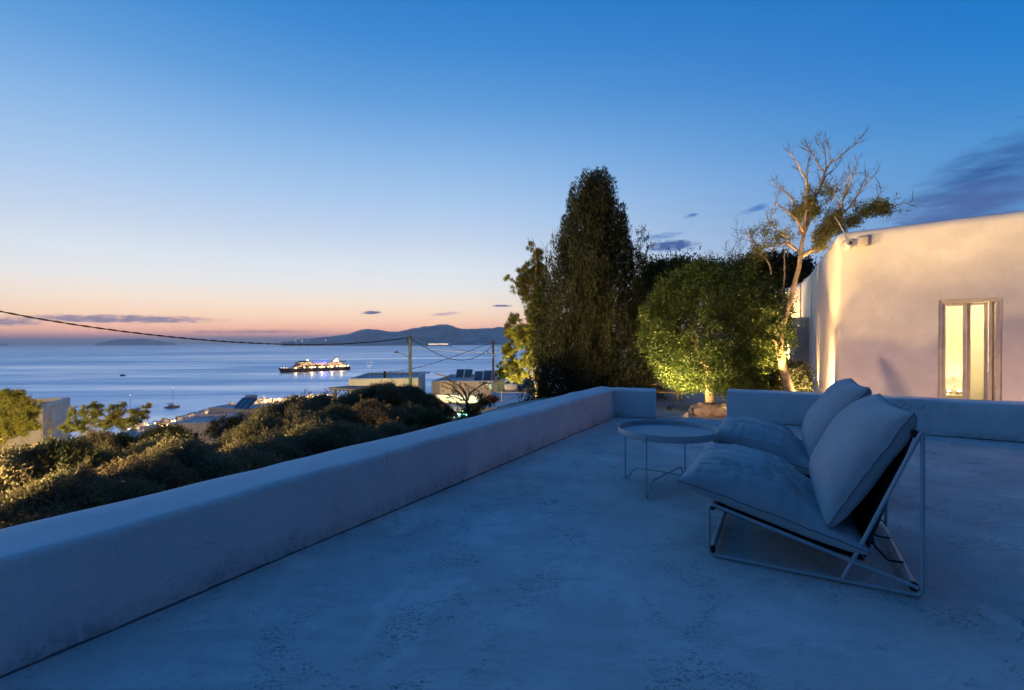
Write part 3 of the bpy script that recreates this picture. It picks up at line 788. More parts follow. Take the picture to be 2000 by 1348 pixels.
CHW, CHD = .95, .955
def make_chair(label, loc, rz, seed):
    t = thing('lounge_chair', label, 'chair', loc, rz, 'lounge chairs on the terrace')
    r_ = .0098
    def side(y):
        b = MB()
        def arc(p, q, s_, rad=.035):      # rounded corner between p-q-s
            p, q, s_ = Vector(p), Vector(q), Vector(s_)
            a = q + (p - q).normalized() * rad; c = q + (s_ - q).normalized() * rad
            return [a * (1 - k) ** 2 + q * 2 * k * (1 - k) + c * k * k for k in (0, .25, .5, .75, 1)]
        A, B_, C2, D = (0, y, r_), (CHD, y, r_), (CHD, y, .81), (0, y, .305)
        E_ = (CHD * .985, y, .045); G = (.64, y, r_ * 2)
        # base rail + rear post, the post folding over into the back rod
        path = arc(D, A, B_) + arc(A, B_, C2) + arc(B_, C2, G, .03) + [Vector(G)]
        b.tube(path, r_, 10)
        b.build('side_frame', m_frame, t)
        b = MB(); path = [Vector((0, y, .04))] + arc((0, y, 0), D, E_, .03) + [Vector(E_)]
        b.tube(path, r_, 10); b.build('seat_rail', m_frame, t)
    side(0); side(CHW)
    for (x, z, rr) in ((.015, .035, .016), (CHD - .03, .045, .017)):
        b = MB(); b.tube([(x, .0 + r_, z), (x, CHW - r_, z)], rr, 12); bo = b.build('cross_bar', m_frame, t)
        for y in (r_ + .001, CHW - r_ - .001):
            b = MB(); b.lathe([(rr + .004, -.012), (rr + .004, .012)], seg=12, M=Matrix.Translation((x, y, z)) @ Matrix.Rotation(math.pi / 2, 4, 'X')); b.build('end_cap', m_rubber, bo)
    for (x, z) in ((.02, .285), (CHD - .025, .785)):
        b = MB(); b.tube([(x, r_, z), (x, CHW - r_, z)], .0145, 12); bo = b.build('top_bar', m_frame, t)
        for y in (r_ + .001, CHW - r_ - .001):
            b = MB(); b.lathe([(.018, -.012), (.018, .012)], seg=12, M=Matrix.Translation((x, y, z)) @ Matrix.Rotation(math.pi / 2, 4, 'X')); b.build('end_cap', m_rubber, bo)
    # sling: seat and back canvas hung between the bars
    def sheet(p0, p1, name, drop):
        b = MB(); vs = []; fs = []; n, k = 12, 8
        for i in range(n + 1):
            for j in range(k + 1):
                s_ = i / n; y = .035 + (CHW - .07) * j / k
                x = p0[0] + (p1[0] - p0[0]) * s_; z = p0[1] + (p1[1] - p0[1]) * s_ - drop * 4 * s_ * (1 - s_) * (.5 + .5 * math.sin(math.pi * j / k))
                vs.append((x, y, z))
        for i in range(n):
            for j in range(k): q = i * (k + 1) + j; fs.append((q, q + k + 1, q + k + 2, q + 1))
        b.add(vs, fs, True); b.build(name, m_sling, t)
    sheet((.02, .272), (.735, .115), 'seat_sling', .025); sheet((.93, .775), (.735, .125), 'back_sling', -.0)
    # adjusting straps with buckles at the back
    for y in (.26, .62):
        st_ = MB(); st_.tube([(.93, y, .06), (.86, y - .03, .07), (.80, y - .05, .14), (.775, y - .05, .20)], .006, 6)
        so = st_.build('strap', m_rubber, t)
        b = MB(); b.bbox((.785, y - .05, .185), (.02, .035, .07), .006); b.build('buckle', m_rubber, so)
    # seat cushion: lies on the sling, front lip lifted and drooping over the rail
    ang = math.atan2(.14, .72)
    def seatp(x, y, z):
        xx = x + .47; s_ = xx / .94
        cx = -.165 + xx * .975
        zz = .378 - .262 * cx + z
        return Vector((cx + z * .17, CHW / 2 + y, zz))
    m, seam = cushion(.94, 1.0, .35, seed, seatp, pinch=.05, fold=.018, flatb=.55, crease=1.25, dent=.5)
    co = m.build('seat_cushion', m_fab, t)
    b = MB(); b.tube(seam, .0035, 5, closed=True); b.build('piping', m_pipe, co)
    # back cushion leaning on the sling
    L0 = Vector((.575, 0, .275)); L1 = Vector((.925, 0, .885)); ax = (L1 - L0); ln = ax.length; ax.normalize(); nb_ = Vector((-ax.z, 0, ax.x))
    def backp(x, y, z):
        s_ = x / .70 + .5
        p = L0 + ax * (ln * s_) + nb_ * z
        return Vector((p.x, CHW / 2 + y + .01, p.z + .014 * abs(2 * y / .95) * (s_ > .5) * 0))
    m, seam = cushion(.70, .97, .34, seed + 3.3, backp, pinch=.055, fold=.011, flatb=.62, crease=.12)
    co = m.build('back_cushion', m_fab, t)
    b = MB(); b.tube(seam, .0035, 5, closed=True); b.build('piping', m_pipe, co)
    return t
F1 = gnd(1384.7, 1086.7); R1 = gnd(1801, 1170)
cax = (R1 - F1).normalized(); cay = Vector((-cax.y, cax.x, 0)); crz = math.atan2(cax.y, cax.x)
make_chair('grey cushioned lounge chair with its steel side frame in full view', (F1.x, F1.y, .004), crz, 1.0)
c2 = F1 + cay * 1.40 - cax * .0
make_chair('grey cushioned lounge chair mostly hidden behind the other one', (c2.x, c2.y, .004), crz + R(.6), 5.7)

# round tray table
TC = Vector((1.315, 4.09, 0)); TR = .405; TZ = .50
tt_ = thing('tray_table', 'round pale steel tray table with thin bent wire legs', 'table', (TC.x, TC.y, .003), math.atan2(3.80 - 4.09, 1.062 - 1.315))
b = MB(); b.lathe([(TR - .02, TZ - .045), (TR - .004, TZ - .043), (TR - .004, TZ - .040), (.001, TZ - .039)], seg=72); tray = b.build('tray', m_frame, tt_)
b = MB(); b.lathe([(TR, TZ - .05), (TR + .004, TZ - .048), (TR + .004, TZ), (TR + .001, TZ + .004), (TR - .003, TZ), (TR - .003, TZ - .039)], seg=72)
b.build('rim', m_frame, tray)
for k in range(4):
    M_ = Matrix.Rotation(math.pi / 2 * k, 4, 'Z')
    b = MB(); q = TR - .012
    path = [(q, 0, TZ - .05), (q, 0, .06), (q, 0, .02), (q - .012, 0, .008), (q - .035, 0, .016), (q - .075, 0, .085), (q - .10, 0, .105), (q - .13, 0, .108), (.006, 0, .112 + .007 * (k % 2))]
    b.tube([M_ @ Vector(p) for p in path], .0062, 8); lg = b.build('leg', m_frame, tt_)
    b = MB(); b.bbox((0, 0, 0), (.012, .026, .05), .003, M=M_ @ Matrix.Translation((TR + .008, 0, TZ - .038))); b.build('leg_clip', m_frame, lg)
    b = MB(); b.lathe([(.010, .0), (.012, .012), (.007, .02)], seg=10, M=M_ @ Matrix.Translation((q - .006, 0, 0))); b.build('foot', m_frame, lg)

# low garden bench on the patio, seen under the round tree
bb0 = gnd(1296, 782, zp); bb = gnd(1328, 783, zp)
m_teak = mat('pale_teak', (.42, .33, .2), .6, .2, 8, .2, 50)
bench = thing('garden_bench', 'low pale slatted bench on the patio, half hidden by the corner wall', 'bench', (bb.x, bb.y, zp + .002), math.atan2(RD.y, RD.x))
for x in (-.05, -1.25):
    for y in (0, .5):
        b = MB(); b.bbox((x, y, .19), (.05, .05, .38), .005); b.build('leg', m_teak, bench)
for k in range(5):
    b = MB(); b.bbox((-.65, -.02 + k * .135, .40), (1.36, .11, .025), .004); b.build('slat', m_teak, bench)
for y in (0, .5):
    b = MB(); b.bbox((-.65, y, .2), (1.15, .03, .04), .004); b.build('stretcher', m_teak, bench)

# ================================================================== VEGETATION
m_bark = mat('bark_grey_brown', (.17, .12, .08), .9, .35, 9, .8, 30, base2=(.26, .19, .13))
m_bark_pale = mat('bark_pale', (.34, .26, .18), .85, .3, 7, .8, 26, base2=(.46, .36, .25))
m_twig = mat('dry_twigs', (.13, .095, .07), .9, .3, 9)
lf_ficus = leafmat('laurel_leaves', (.014, .040, .007), (.060, .098, .018), .3, gloss=.025)
lf_cyp = leafmat('cypress_sprays', (.014, .022, .011), (.038, .046, .023), .12, gloss=.015)
lf_pine = leafmat('pine_needles', (.07, .095, .018), (.19, .19, .04), .35, gloss=.02)
lf_shrub = leafmat('olive_shrub_leaves', (.085, .095, .052), (.29, .275, .15), .28, gloss=.03)
lf_dry = leafmat('dry_shrub_leaves', (.12, .105, .06), (.30, .245, .14), .28, gloss=.02)
lf_bush = leafmat('glossy_bush_leaves', (.05, .075, .018), (.13, .15, .04), .3, gloss=.07)
lf_ash = leafmat('ash_leaves', (.10, .12, .025), (.22, .22, .055), .45)
m_cone = mat('cypress_cones', (.20, .16, .12), .8, .2, 12)

def tree_thing(name, label, loc, group=None): return thing(name, label, 'tree', loc, 0, group)
def branch_mesh(paths, seg=6):
    b = MB()
    for pts, r0, r1 in paths:
        n = len(pts); b.tube(pts, [r0 + (r1 - r0) * (i / (n - 1)) for i in range(n)], seg)
    return b
def wiggle(p, q, n, amp, sd=0):
    p, q = Vector(p), Vector(q); out = []
    for i in range(n + 1):
        t = i / n; v = p.lerp(q, t)
        a = amp * math.sin(math.pi * t)
        out.append(v + Vector((noise.noise(v * 1.3 + Vector((sd, 0, 0))), noise.noise(v * 1.3 + Vector((0, sd, 5))), noise.noise(v * 1.3 + Vector((3, 0, sd))))) * a * 2)
    return out

# ---- round clipped tree on the patio
tb_ = gnd(1386, 808, zp); YT = tb_.y
ctr = at(1393, 643, YT + .35)
RX, RY, RZ = 139 / F * (YT + .35), 1.45, 134 / F * (YT + .35)
rt = tree_thing('round_tree', 'dense round-headed tree on the patio, lit yellow from below', (tb_.x, tb_.y, zp))
o_ = Vector((tb_.x, tb_.y, zp))
top = ctr - o_
tr = MB(); tp = wiggle((0, 0, -.05), (top.x * .25, top.y * .3, top.z - RZ * .45), 8, .05)
tr.tube(tp, [.125, .105, .10, .098, .098, .10, .10, .09, .08], 12)
for k in range(9):
    a = k * 2.4; e_ = top + Vector((math.cos(a) * RX * .7, math.sin(a) * RY * .7, RZ * (-.3 + .11 * k)))
    pp = wiggle(tp[6], e_, 7, .12, k); tr.tube(pp, [.05 - .0055 * i for i in range(8)], 6)
tr.build('trunk', m_bark_pale, rt)
def crown_points(nc, per, rx, ry, rz, lump, sig, inner=.0, flatbot=.0, seed=0, freq=2.3):
    D = unit(rng.normal(0, 1, (nc, 3)))
    k = np.array([1 + lump * noise.noise(Vector((d[0] * freq + seed, d[1] * freq, d[2] * freq))) + lump * .5 * noise.noise(Vector((d[0] * freq * 2.4, d[1] * freq * 2.4 + seed, d[2] * freq * 2.4))) for d in D])
    rad = k * (1 - inner * rng.random(nc) ** 2)
    Cc = D * rad[:, None] * np.array([rx, ry, rz])
    if flatbot: Cc[:, 2] = np.maximum(Cc[:, 2], -rz * flatbot + .12 * rng.random(nc))
    P = np.repeat(Cc, per, 0); DD = np.repeat(D, per, 0)
    P = P + rng.normal(0, 1, P.shape) * sig * np.repeat(rng.uniform(.6, 1.3, nc), per)[:, None]
    return P, DD
P, D = crown_points(2400, 56, RX * .95, RY, RZ * .95, .15, .075, .45, .9, 2.0, 3.2)
D = D + np.array([0, 0, .15])
link('crown', quads('crown', leafquads(P + np.array(top), D, .058, .025, .75), lf_ficus), rt)
# pale folded bundles round its foot
m_sack = mat('pale_burlap', (.36, .30, .23), .95, .2, 9, .5, 40)
for k, (px, py, s_) in enumerate(((1371, 806, .21), (1392, 808, .19), (1413, 809, .22))):
    p = gnd(px, 812, zp); b = MB(); bm = bmesh.new(); bmesh.ops.create_icosphere(bm, subdivisions=4, radius=1.0); bm.verts.index_update()
    vv = []
    for v in bm.verts:
        a = math.atan2(v.co.y, v.co.x); fold_ = .12 * math.sin(a * 7 + k * 2 + v.co.z * 2) * (1 - abs(v.co.z)) + .22 * noise.noise(v.co * 1.9 + Vector((k * 5, 0, 0)))
        q = v.co * (1 + fold_); vv.append(Vector((q.x * s_ * 1.15, q.y * s_, max(-.02, q.z * s_ * .75 + s_ * .55))))
    b.add(vv, [[v.index for v in fc.verts] for fc in bm.faces], True); bm.free()
    b.build('sack', m_sack, None, label=['pale folded sack at the foot of the round tree, nearest the step', 'pale folded sack right in front of the round tree trunk', 'pale folded sack at the tree foot, half behind the back parapet'][k], cat='sack', loc=(p.x, p.y, zp + .002))

# ---- tall cypress
YC = 14.0
cyb = at(1160, 800, YC); cz0 = -3.3
cy = tree_thing('cypress_tree', 'tall dark cypress with several pointed tops behind the corner parapet', (cyb.x, YC, cz0))
PR = [(345, 1166, 8), (358, 1160, 22), (380, 1160, 36), (400, 1161, 44), (450, 1162, 62), (500, 1158, 72), (550, 1150, 88), (600, 1152, 98), (650, 1154, 103), (700, 1155, 112), (750, 1157, 124), (800, 1158, 128), (900, 1160, 118), (960, 1160, 90)]
pv = [p[0] for p in PR]; pcx = [p[1] for p in PR]; phw = [p[2] for p in PR]
V = []; cones = MB(); core = MB()
m_px = YC / F
def plume(bx, by, bz, h, r_, n, lean):
    """one upright flame of sprays"""
    t = rng.random(n) ** .8
    ang = rng.uniform(0, 2 * math.pi, n); rad = r_ * np.sin(np.pi * np.clip(t * .92 + .08, 0, 1)) ** .7 * np.sqrt(rng.uniform(.25, 1, n))
    x = bx + np.cos(ang) * rad + lean[0] * t * h; y = by + np.sin(ang) * rad + lean[1] * t * h; z = bz + t * h
    D_ = np.stack([np.cos(ang) * .45 + lean[0], np.sin(ang) * .45 + lean[1], np.ones(n) * 1.0], 1)
    return leafquads(np.stack([x, y, z], 1), D_, .105, .024, .36)
rows = 46
for i in range(rows):
    py = 352 + (930 - 352) * (i / (rows - 1)) ** 1.0
    hw = float(np.interp(py, pv, phw)); cx_ = float(np.interp(py, pv, pcx))
    cp = at(cx_, py, YC); zz = cp.z - cz0; Rr = hw * m_px
    npl = int(6 + 13 * Rr)
    for k in range(int(4 + 9 * Rr)):          # inner mass
        a = rng.uniform(0, 6.283); rr = Rr * .55 * math.sqrt(rng.random()); V.append(plume(cp.x - cyb.x + rr * math.cos(a), rr * math.sin(a), zz - .9, 1.0, .26, 130, (0, 0)))
    for k in range(npl):
        a = 2 * math.pi * (k + rng.random()) / npl
        if math.sin(a) > .75 and rng.random() < .5: continue      # the far side needs fewer
        rr = Rr * rng.uniform(.66, 1.04) * (1 + .30 * noise.noise(Vector((math.cos(a) * 3.2, math.sin(a) * 3.2, i * .13))) + .10 * noise.noise(Vector((math.cos(a) * 2, math.sin(a) * 2, i * .5))))
        h_ = rng.uniform(.6, 1.5); pr = rng.uniform(.10, .24)
        rr = max(0.02, rr - pr * .35)
        V.append(plume(cp.x - cyb.x + rr * math.cos(a), rr * math.sin(a), zz - h_ * .75, h_, pr, int(800 * pr * h_ ** .5 * rng.uniform(.7, 1.3)), (math.cos(a) * .11, math.sin(a) * .11)))
        if rng.random() < .28:
            q = rr + pr * .8; cones.ball((cp.x - cyb.x + q * math.cos(a), q * math.sin(a), zz - h_ * rng.uniform(.1, .6)), .017, 1)
for (px, py, h_, r_) in ((1173, 345, 1.3, .20), (1155, 349, 1.2, .17), (1120, 366, 1.15, .13), (1192, 388, 1.1, .2), (1212, 418, 1.0, .18), (1104, 420, 1.0, .16), (1137, 380, 1.1, .2), (1226, 470, 1.0, .15), (1096, 470, 1.0, .16), (1062, 555, 1.0, .2)):
    cp = at(px, py, YC); V.append(plume(cp.x - cyb.x, rng.uniform(-.3, .2), cp.z - cz0 - h_, h_, r_, 420, (0, 0)))
# lower side spire on the right flank
for k in range(60):
    py = rng.uniform(580, 900); px = 1262 + rng.normal(0, 1) * (4 + (py - 575) * .065) * .6
    cp = at(px, py, YC - .6); V.append(plume(cp.x - cyb.x, -.6 + rng.uniform(-.35, .35), cp.z - cz0 - .6, .9, .14, 130, (.05, 0)))
link('crown', quads('crown', np.concatenate(V), lf_cyp), cy)
b = MB(); b.tube([(0, 0, 0), (0, .05, 3), (0, 0, 6.5), (.1, 0, 8.4)], [.2, .16, .09, .02], 10); b.build('trunk', m_bark, cy)
cones.build('seed_cones', m_cone, cy)['kind'] = 'stuff'

# ---- feathery lit tree beside the cypress (a young pine)
def pine(name, label, Y, clumps, trunk, lf=lf_pine, nl=.11, wl_=.012, base_z=None, dens=1.0, group=None, tm=m_bark, tr0=.07):
    bx = at(trunk[0][0], trunk[0][1], Y); bz = land_z(bx.x, Y) if base_z is None else base_z
    o = Vector((bx.x, Y, bz)); t = tree_thing(name, label, tuple(o), group)
    tp_ = [Vector((0, 0, 0))] + [at(px, py, Y) - o for px, py in trunk]
    paths = [(tp_, tr0, .012)]; VV = []
    for (px, py, rx, ry, dy, n) in clumps:
        c = at(px, py, Y + dy) - o; rx_, rz_ = rx * Y / F, ry * Y / F
        src = min(tp_[1:], key=lambda q: (q - c).length + max(0, q.z - c.z) * 1.5)
        paths.append((wiggle(src, c, 5, .08, px), .022, .006))
        nt_ = max(8, int(n * dens)); D_ = unit(rng.normal(0, 1, (nt_, 3)))
        ns_ = max(4, nt_ // 11); sub_ = unit(rng.normal(0, 1, (ns_, 3))) * (rng.random((ns_, 1)) ** .4)
        Q = sub_[np.arange(nt_) % ns_]
        Q = (Q + rng.normal(0, .10, Q.shape)) * np.array([rx_, min(rx_, rz_) * 1.1, rz_]) + np.array(c)
        up = unit(D_ * .7 + np.array([0, -.1, .5]))
        k = 9                                               # a tuft of needles at every twig end
        PP = np.repeat(Q, k, 0) + rng.normal(0, .012, (nt_ * k, 3)); DD_ = np.repeat(up, k, 0)
        VV.append(leafquads(PP, DD_, nl, wl_, .5))
        for q in Q[::7]: paths.append(([c.lerp(Vector(q), .15), Vector(q)], .006, .002))
    branch_mesh(paths, 5).build('trunk', tm, t)
    link('crown', quads('crown', np.concatenate(VV), lf), t)
    return t
pine('pine_tree', 'feathery yellow-lit pine squeezed beside the tall cypress', 16.5,
     [(1040, 575, 24, 24, 0, 260), (1028, 540, 20, 22, .2, 190), (1015, 560, 18, 20, 0, 140), (1048, 610, 24, 26, -.2, 260), (1035, 640, 24, 24, -.3, 260), (1022, 665, 22, 20, -.3, 230), (1045, 680, 20, 24, -.3, 230), (1030, 705, 22, 18, -.2, 210),
      (1000, 650, 14, 26, .5, 170), (995, 690, 17, 20, .5, 190), (1000, 715, 20, 16, .5, 190), (1010, 735, 22, 14, .3, 170), (1003, 625, 10, 16, .6, 90), (1046, 520, 18, 20, .3, 150), (1060, 600, 22, 40, .3, 240), (1055, 545, 20, 26, .3, 180), (1068, 650, 24, 50, .3, 260), (992, 545, 6, 8, 0, 20), (1048, 500, 14, 14, .2, 90), (1035, 480, 9, 14, .2, 26)],
     [(1050, 800), (1047, 740), (1044, 680), (1042, 620), (1044, 560), (1048, 510), (1040, 475)], dens=2.4)
pine('pine_tree', 'small golden sapling in front of the second utility pole', 30.0,
     [(978, 722, 7, 16, 0, 170), (985, 732, 8, 10, 0, 150), (974, 735, 6, 7, 0, 80), (990, 728, 5, 6, 0, 60)], [(980, 760), (980, 735), (978, 715)], nl=.14, wl_=.03, tr0=.04)
# bare whips behind the cypress
def whips(name, label, Y, base, tips, r0=.02, leaves=None, nleaf=0, group=None, lsz=.07):
    bx = at(base[0], base[1], Y); o = Vector((bx.x, Y, min(land_z(bx.x, Y), zp)))
    t = tree_thing(name, label, tuple(o), group)
    b0 = at(base[0], base[1], Y) - o
    paths = [([Vector((0, 0, 0)), b0], r0 * 1.6, r0)]; VV = []
    for k, tip in enumerate(tips):
        e_ = at(tip[0], tip[1], Y + rng.uniform(-.4, .4)) - o
        pp = wiggle(b0, e_, 8, .16, k * 1.7); paths.append((pp, r0 * .8, r0 * .18))
        for j in range(3, 8):
            for s_ in range(2):
                d = (pp[j] - pp[j - 1]).normalized(); off = Vector(rng.normal(0, 1, 3)); off = (off - d * off.dot(d)).normalized()
                ln_ = rng.uniform(.12, .34) * Y / 14
                q = pp[j] + (d * .8 + off * .6) * ln_; paths.append(([pp[j], pp[j].lerp(q, .5) + off * .02, q], r0 * .3, r0 * .12))
                if leaves and nleaf:
                    m_ = nleaf; Pq = np.array(pp[j])[None] + (np.array(q) - np.array(pp[j]))[None] * rng.random((m_, 1)) + rng.normal(0, .03, (m_, 3))
                    VV.append(leafquads(Pq, np.repeat(np.array(d)[None], m_, 0), lsz, lsz * .38, .8))
    branch_mesh(paths, 5).build('trunk', m_twig, t)
    if VV: link('crown', quads('crown', np.concatenate(VV), leaves), t)
    return t
whips('bare_tree', 'leafless twigs reaching up left of the tall cypress', 17.0, (1062, 560), [(1030, 462), (1040, 470), (1068, 485), (1089, 440), (1080, 455)], .022)
whips('slender_tree', 'slender open tree with small leaves just right of the cypress', 15.0, (1247, 590), [(1238, 470), (1246, 445), (1254, 437), (1262, 455), (1266, 480), (1233, 500), (1250, 470), (1258, 500)], .02, lf_ficus, 18)
whips('bare_tree', 'leafless twigs above the round tree, at its left', 15.0, (1386, 540), [(1383, 488), (1388, 494), (1380, 500)], .012)
whips('bare_tree', 'fan of leafless twigs rising behind the top of the round tree', 15.0, (1437, 545), [(1410, 480), (1420, 470), (1434, 446), (1442, 455), (1450, 462), (1458, 470), (1428, 490)], .016)
# dark trees behind
def mass(name, label, Y, blobs, lf, nleaf, L, W, base_px, lump=.22, sig=.16, trunk_r=.09, zb=None, group=None, cat='tree'):
    bx = at(base_px, 700, Y); bz = zb if zb is not None else min(zp, land_z(bx.x, Y)); o = Vector((bx.x, Y, bz)); t = thing(name, label, cat, tuple(o), 0, group)
    VV = []; paths = []
    tot = sum(b_[2] * b_[3] for b_ in blobs)
    c0 = Vector((0, 0, 0))
    for k, (px, py, hx, hy, dy) in enumerate(blobs):
        c = at(px, py, Y + dy) - o; n = int(nleaf * hx * hy / tot)
        P_, D_ = crown_points(max(6, n // 30), 30, hx * Y / F, min(hx, hy * 1.4) * Y / F, hy * Y / F, lump, sig, .45, 0, k * 3.3 + base_px * .01)
        VV.append(leafquads(P_ + np.array(c), D_ + np.array([0, 0, .3]), L, W, .7))
        mid = Vector((c.x * .3, c.y * .3, c.z * .55)); paths.append(([c0, mid, c], trunk_r if k == 0 else trunk_r * .5, trunk_r * .2))
    branch_mesh(paths, 7).build('trunk' if cat == 'tree' else 'stem', m_bark, t)
    link('crown' if cat == 'tree' else 'foliage', quads('crown', np.concatenate(VV), lf), t)
    return t
mass('dark_tree', 'dark leafy tree between the cypress and the round tree', 15.6, [(1290, 560, 42, 42, 0), (1275, 620, 40, 50, 0), (1310, 545, 40, 32, .3), (1345, 540, 36, 28, .5), (1290, 680, 36, 50, 0)], lf_ficus, 40000, .10, .045, 1290)
mass('dark_tree', 'nearly black spreading tree far behind the bare one, by the roof edge', 24.0, [(1500, 530, 48, 24, 0), (1470, 524, 28, 16, 0), (1535, 528, 34, 22, 0), (1560, 545, 30, 24, 0)], lf_cyp, 16000, .2, .08, 1510, sig=.2)
mass('leafy_bush', 'yellow-lit rounded bush at the foot of the leaning trunk', 10.7, [(1480, 735, 40, 30, 0), (1535, 735, 36, 26, .3), (1510, 745, 50, 30, -.1), (1562, 756, 16, 20, .1), (1455, 752, 26, 26, 0), (1490, 700, 22, 20, .5)], lf_bush, 24000, .075, .045, 1510, zb=zp, sig=.07, trunk_r=.03, cat='bush')
# columnar cactus behind the trunk
m_cact = mat('cactus_skin', (.10, .14, .05), .6, .25, 6, .2, 20)
cb = at(1500, 760, 11.6); cactus = thing('cactus', 'cluster of ribbed green columns behind the leaning trunk', 'cactus', (cb.x, cb.y, zp))
for k, (px, py) in enumerate(((1497, 668), (1503, 662), (1510, 672), (1491, 684))):
    tp_ = at(px, py, 11.6 + .1 * k) - Vector((cb.x, cb.y, zp)); b = MB(); vs = []; fs = []; ns_ = 20
    for j in range(9):
        zz = tp_.z * j / 8
        for i in range(ns_):
            a = 2 * math.pi * i / ns_; r_ = (.065 if i % 2 else .048) * (1 if j < 7 else (.8 if j == 7 else .25)); vs.append((tp_.x + r_ * math.cos(a), tp_.y + r_ * math.sin(a), zz))
    for j in range(8):
        for i in range(ns_): fs.append((j * ns_ + i, j * ns_ + (i + 1) % ns_, (j + 1) * ns_ + (i + 1) % ns_, (j + 1) * ns_ + i))
    b.add(vs, fs); b.build('column', m_cact, cactus)

# ---- the half-bare tree by the house
YB = 9.75
bo_ = at(1541, 762, YB); bt_ = tree_thing('half_bare_tree', 'leaning half-bare tree with pale trunk in front of the house side wall', (bo_.x, YB, zp))
ob = Vector((bo_.x, YB, zp))
k6 = lambda x, y: (1380 + x / 4.762, 250 + y / 4.762)
def bpath(pix, dy0=0.0, dy1=0.0):
    n = len(pix); return [at(p[0], p[1], YB + dy0 + (dy1 - dy0) * i / (n - 1)) - ob for i, p in enumerate(pix)]
BR = [([(1545, 800), (1541, 762), (1534, 735), (1527, 712), (1524, 690), (1524, 660)], .088, .07, 0, 0),
      ([(1524, 665), (1530, 635), (1536, 610), (1545, 582), (1550, 560), (1560.6, 523), (1565, 481), (1570, 456)], .058, .034, 0, 0),
      ([(1524, 662), (1524, 620), (1527, 575), (1532, 545), (1534, 520)], .046, .006, 0, .3),
      ([(1524, 690), (1516, 672), (1508, 664)], .03, .02, 0, -.2)]
for pix, r0, r1, a, c in [([(905, 980), (840, 850), (750, 770), (650, 710), (668, 620)], .028, .006, 0, -.4), ([(870, 990), (868, 820), (780, 640), (690, 560), (605, 505)], .03, .006, 0, .5), ([(905, 980), (925, 700), (930, 480), (870, 390), (820, 290), (760, 210)], .034, .005, 0, -.3),
                          ([(930, 480), (940, 330), (975, 250), (940, 165)], .014, .004, -.2, 0), ([(905, 980), (960, 800), (1000, 650), (1060, 550), (1100, 410), (1040, 340), (985, 240), (940, 165)], .04, .005, 0, .4), ([(1060, 550), (1120, 430), (1210, 360), (1250, 280)], .018, .004, .2, .5),
                          ([(1100, 410), (1150, 330), (1250, 260), (1370, 160), (1445, 90)], .022, .004, .3, .1), ([(1110, 380), (1100, 200), (1060, 110)], .012, .003, .3, .5), ([(1150, 320), (1130, 180), (1110, 115)], .011, .003, .3, .2), ([(1090, 250), (1020, 130)], .006, .003, .4, .5),
                          ([(870, 1200), (1010, 1130), (1090, 1040), (1170, 920), (1240, 760), (1290, 620), (1320, 480), (1320, 380)], .045, .005, 0, -.5), ([(1290, 640), (1350, 500), (1390, 420), (1405, 350)], .016, .004, -.4, -.6), ([(1230, 820), (1350, 720), (1420, 600), (1480, 530), (1525, 460), (1470, 420)], .02, .004, -.2, -.7),
                          ([(1180, 930), (1350, 880), (1480, 800), (1600, 760), (1740, 720), (1890, 700)], .024, .005, -.1, -.8), ([(1130, 690), (1200, 600), (1255, 470)], .012, .004, .2, .2), ([(1000, 760), (1120, 690), (1210, 590)], .016, .006, .2, .3), ([(1240, 740), (1160, 560), (1130, 510)], .012, .004, -.3, -.1),
                          ([(870, 1150), (740, 1070), (640, 1080), (570, 1110)], .024, .008, 0, -.3), ([(600, 1360), (560, 1230), (520, 1190), (430, 1140)], .02, .006, .3, 0), ([(850, 1140), (740, 1020), (620, 920), (570, 860), (650, 750)], .022, .005, 0, -.5),
                          ([(720, 1330), (720, 1200), (740, 1080)], .014, .005, .2, .2), ([(500, 1170), (430, 1040), (330, 960)], .014, .004, .2, .3), ([(470, 1150), (400, 1050), (460, 960)], .01, .003, .2, .3), ([(1480, 800), (1600, 640), (1615, 570)], .012, .004, -.4, -.5), ([(560, 1110), (540, 1010)], .01, .003, -.3, -.3),
                          ([(1010, 1130), (1150, 990), (1240, 960)], .02, .01, 0, .2)]:
    BR.append(([k6(*p) for p in pix], r0, r1, a, c))
paths = []; tips = []
for pix, r0, r1, a, c in BR:
    pp = bpath(pix, a, c); fine = []
    for i in range(len(pp) - 1):
        seg_ = wiggle(pp[i], pp[i + 1], 4, .018 if r0 < .05 else .008, i + r0 * 100); fine += seg_[:-1]
    fine.append(pp[-1]); paths.append((fine, r0, r1)); tips.append((fine, r0, r1))
tw = []
for fine, r0, r1 in tips[4:]:
    n = len(fine)
    for i in range(3, n):
        if rng.random() < .75:
            d = (fine[i] - fine[i - 1]).normalized(); off = Vector(rng.normal(0, 1, 3)); off = (off - d * off.dot(d)).normalized()
            ln_ = rng.uniform(.06, .28) * (1.2 - .5 * i / n); q = fine[i] + (d * .75 + off * .65 + Vector((0, 0, .25))) * ln_
            m_ = fine[i].lerp(q, .5) + off * .012; tw.append(([fine[i], m_, q], .0055, .0022))
            if rng.random() < .6:
                q2 = m_ + (d * .4 - off * .7 + Vector((0, 0, .3))) * ln_ * .5; tw.append(([m_, q2], .0035, .002))
extra = []
for pts_, r0, r1 in list(tw):                        # finer side shoots that carry the leaves
    for _ in range(2):
        d = Vector(rng.normal(0, 1, 3)).normalized() + (pts_[-1] - pts_[0]).normalized() * .8 + Vector((0, 0, .2)); q = pts_[1] + d * float(rng.uniform(.06, .16)); extra.append(([pts_[1], q], .0028, .0014))
tw += extra
TW = np.array([np.array(p.lerp(q_, k)) for pts_, _, _ in tw for p, q_ in zip(pts_[:-1], pts_[1:]) for k in (.3, .65, 1.0)])
b = branch_mesh(paths, 9); bt_trunk = b.build('trunk', m_bark_pale, bt_)
branch_mesh(tw, 4).build('twigs', m_twig, bt_)['kind'] = 'stuff'
VV = []
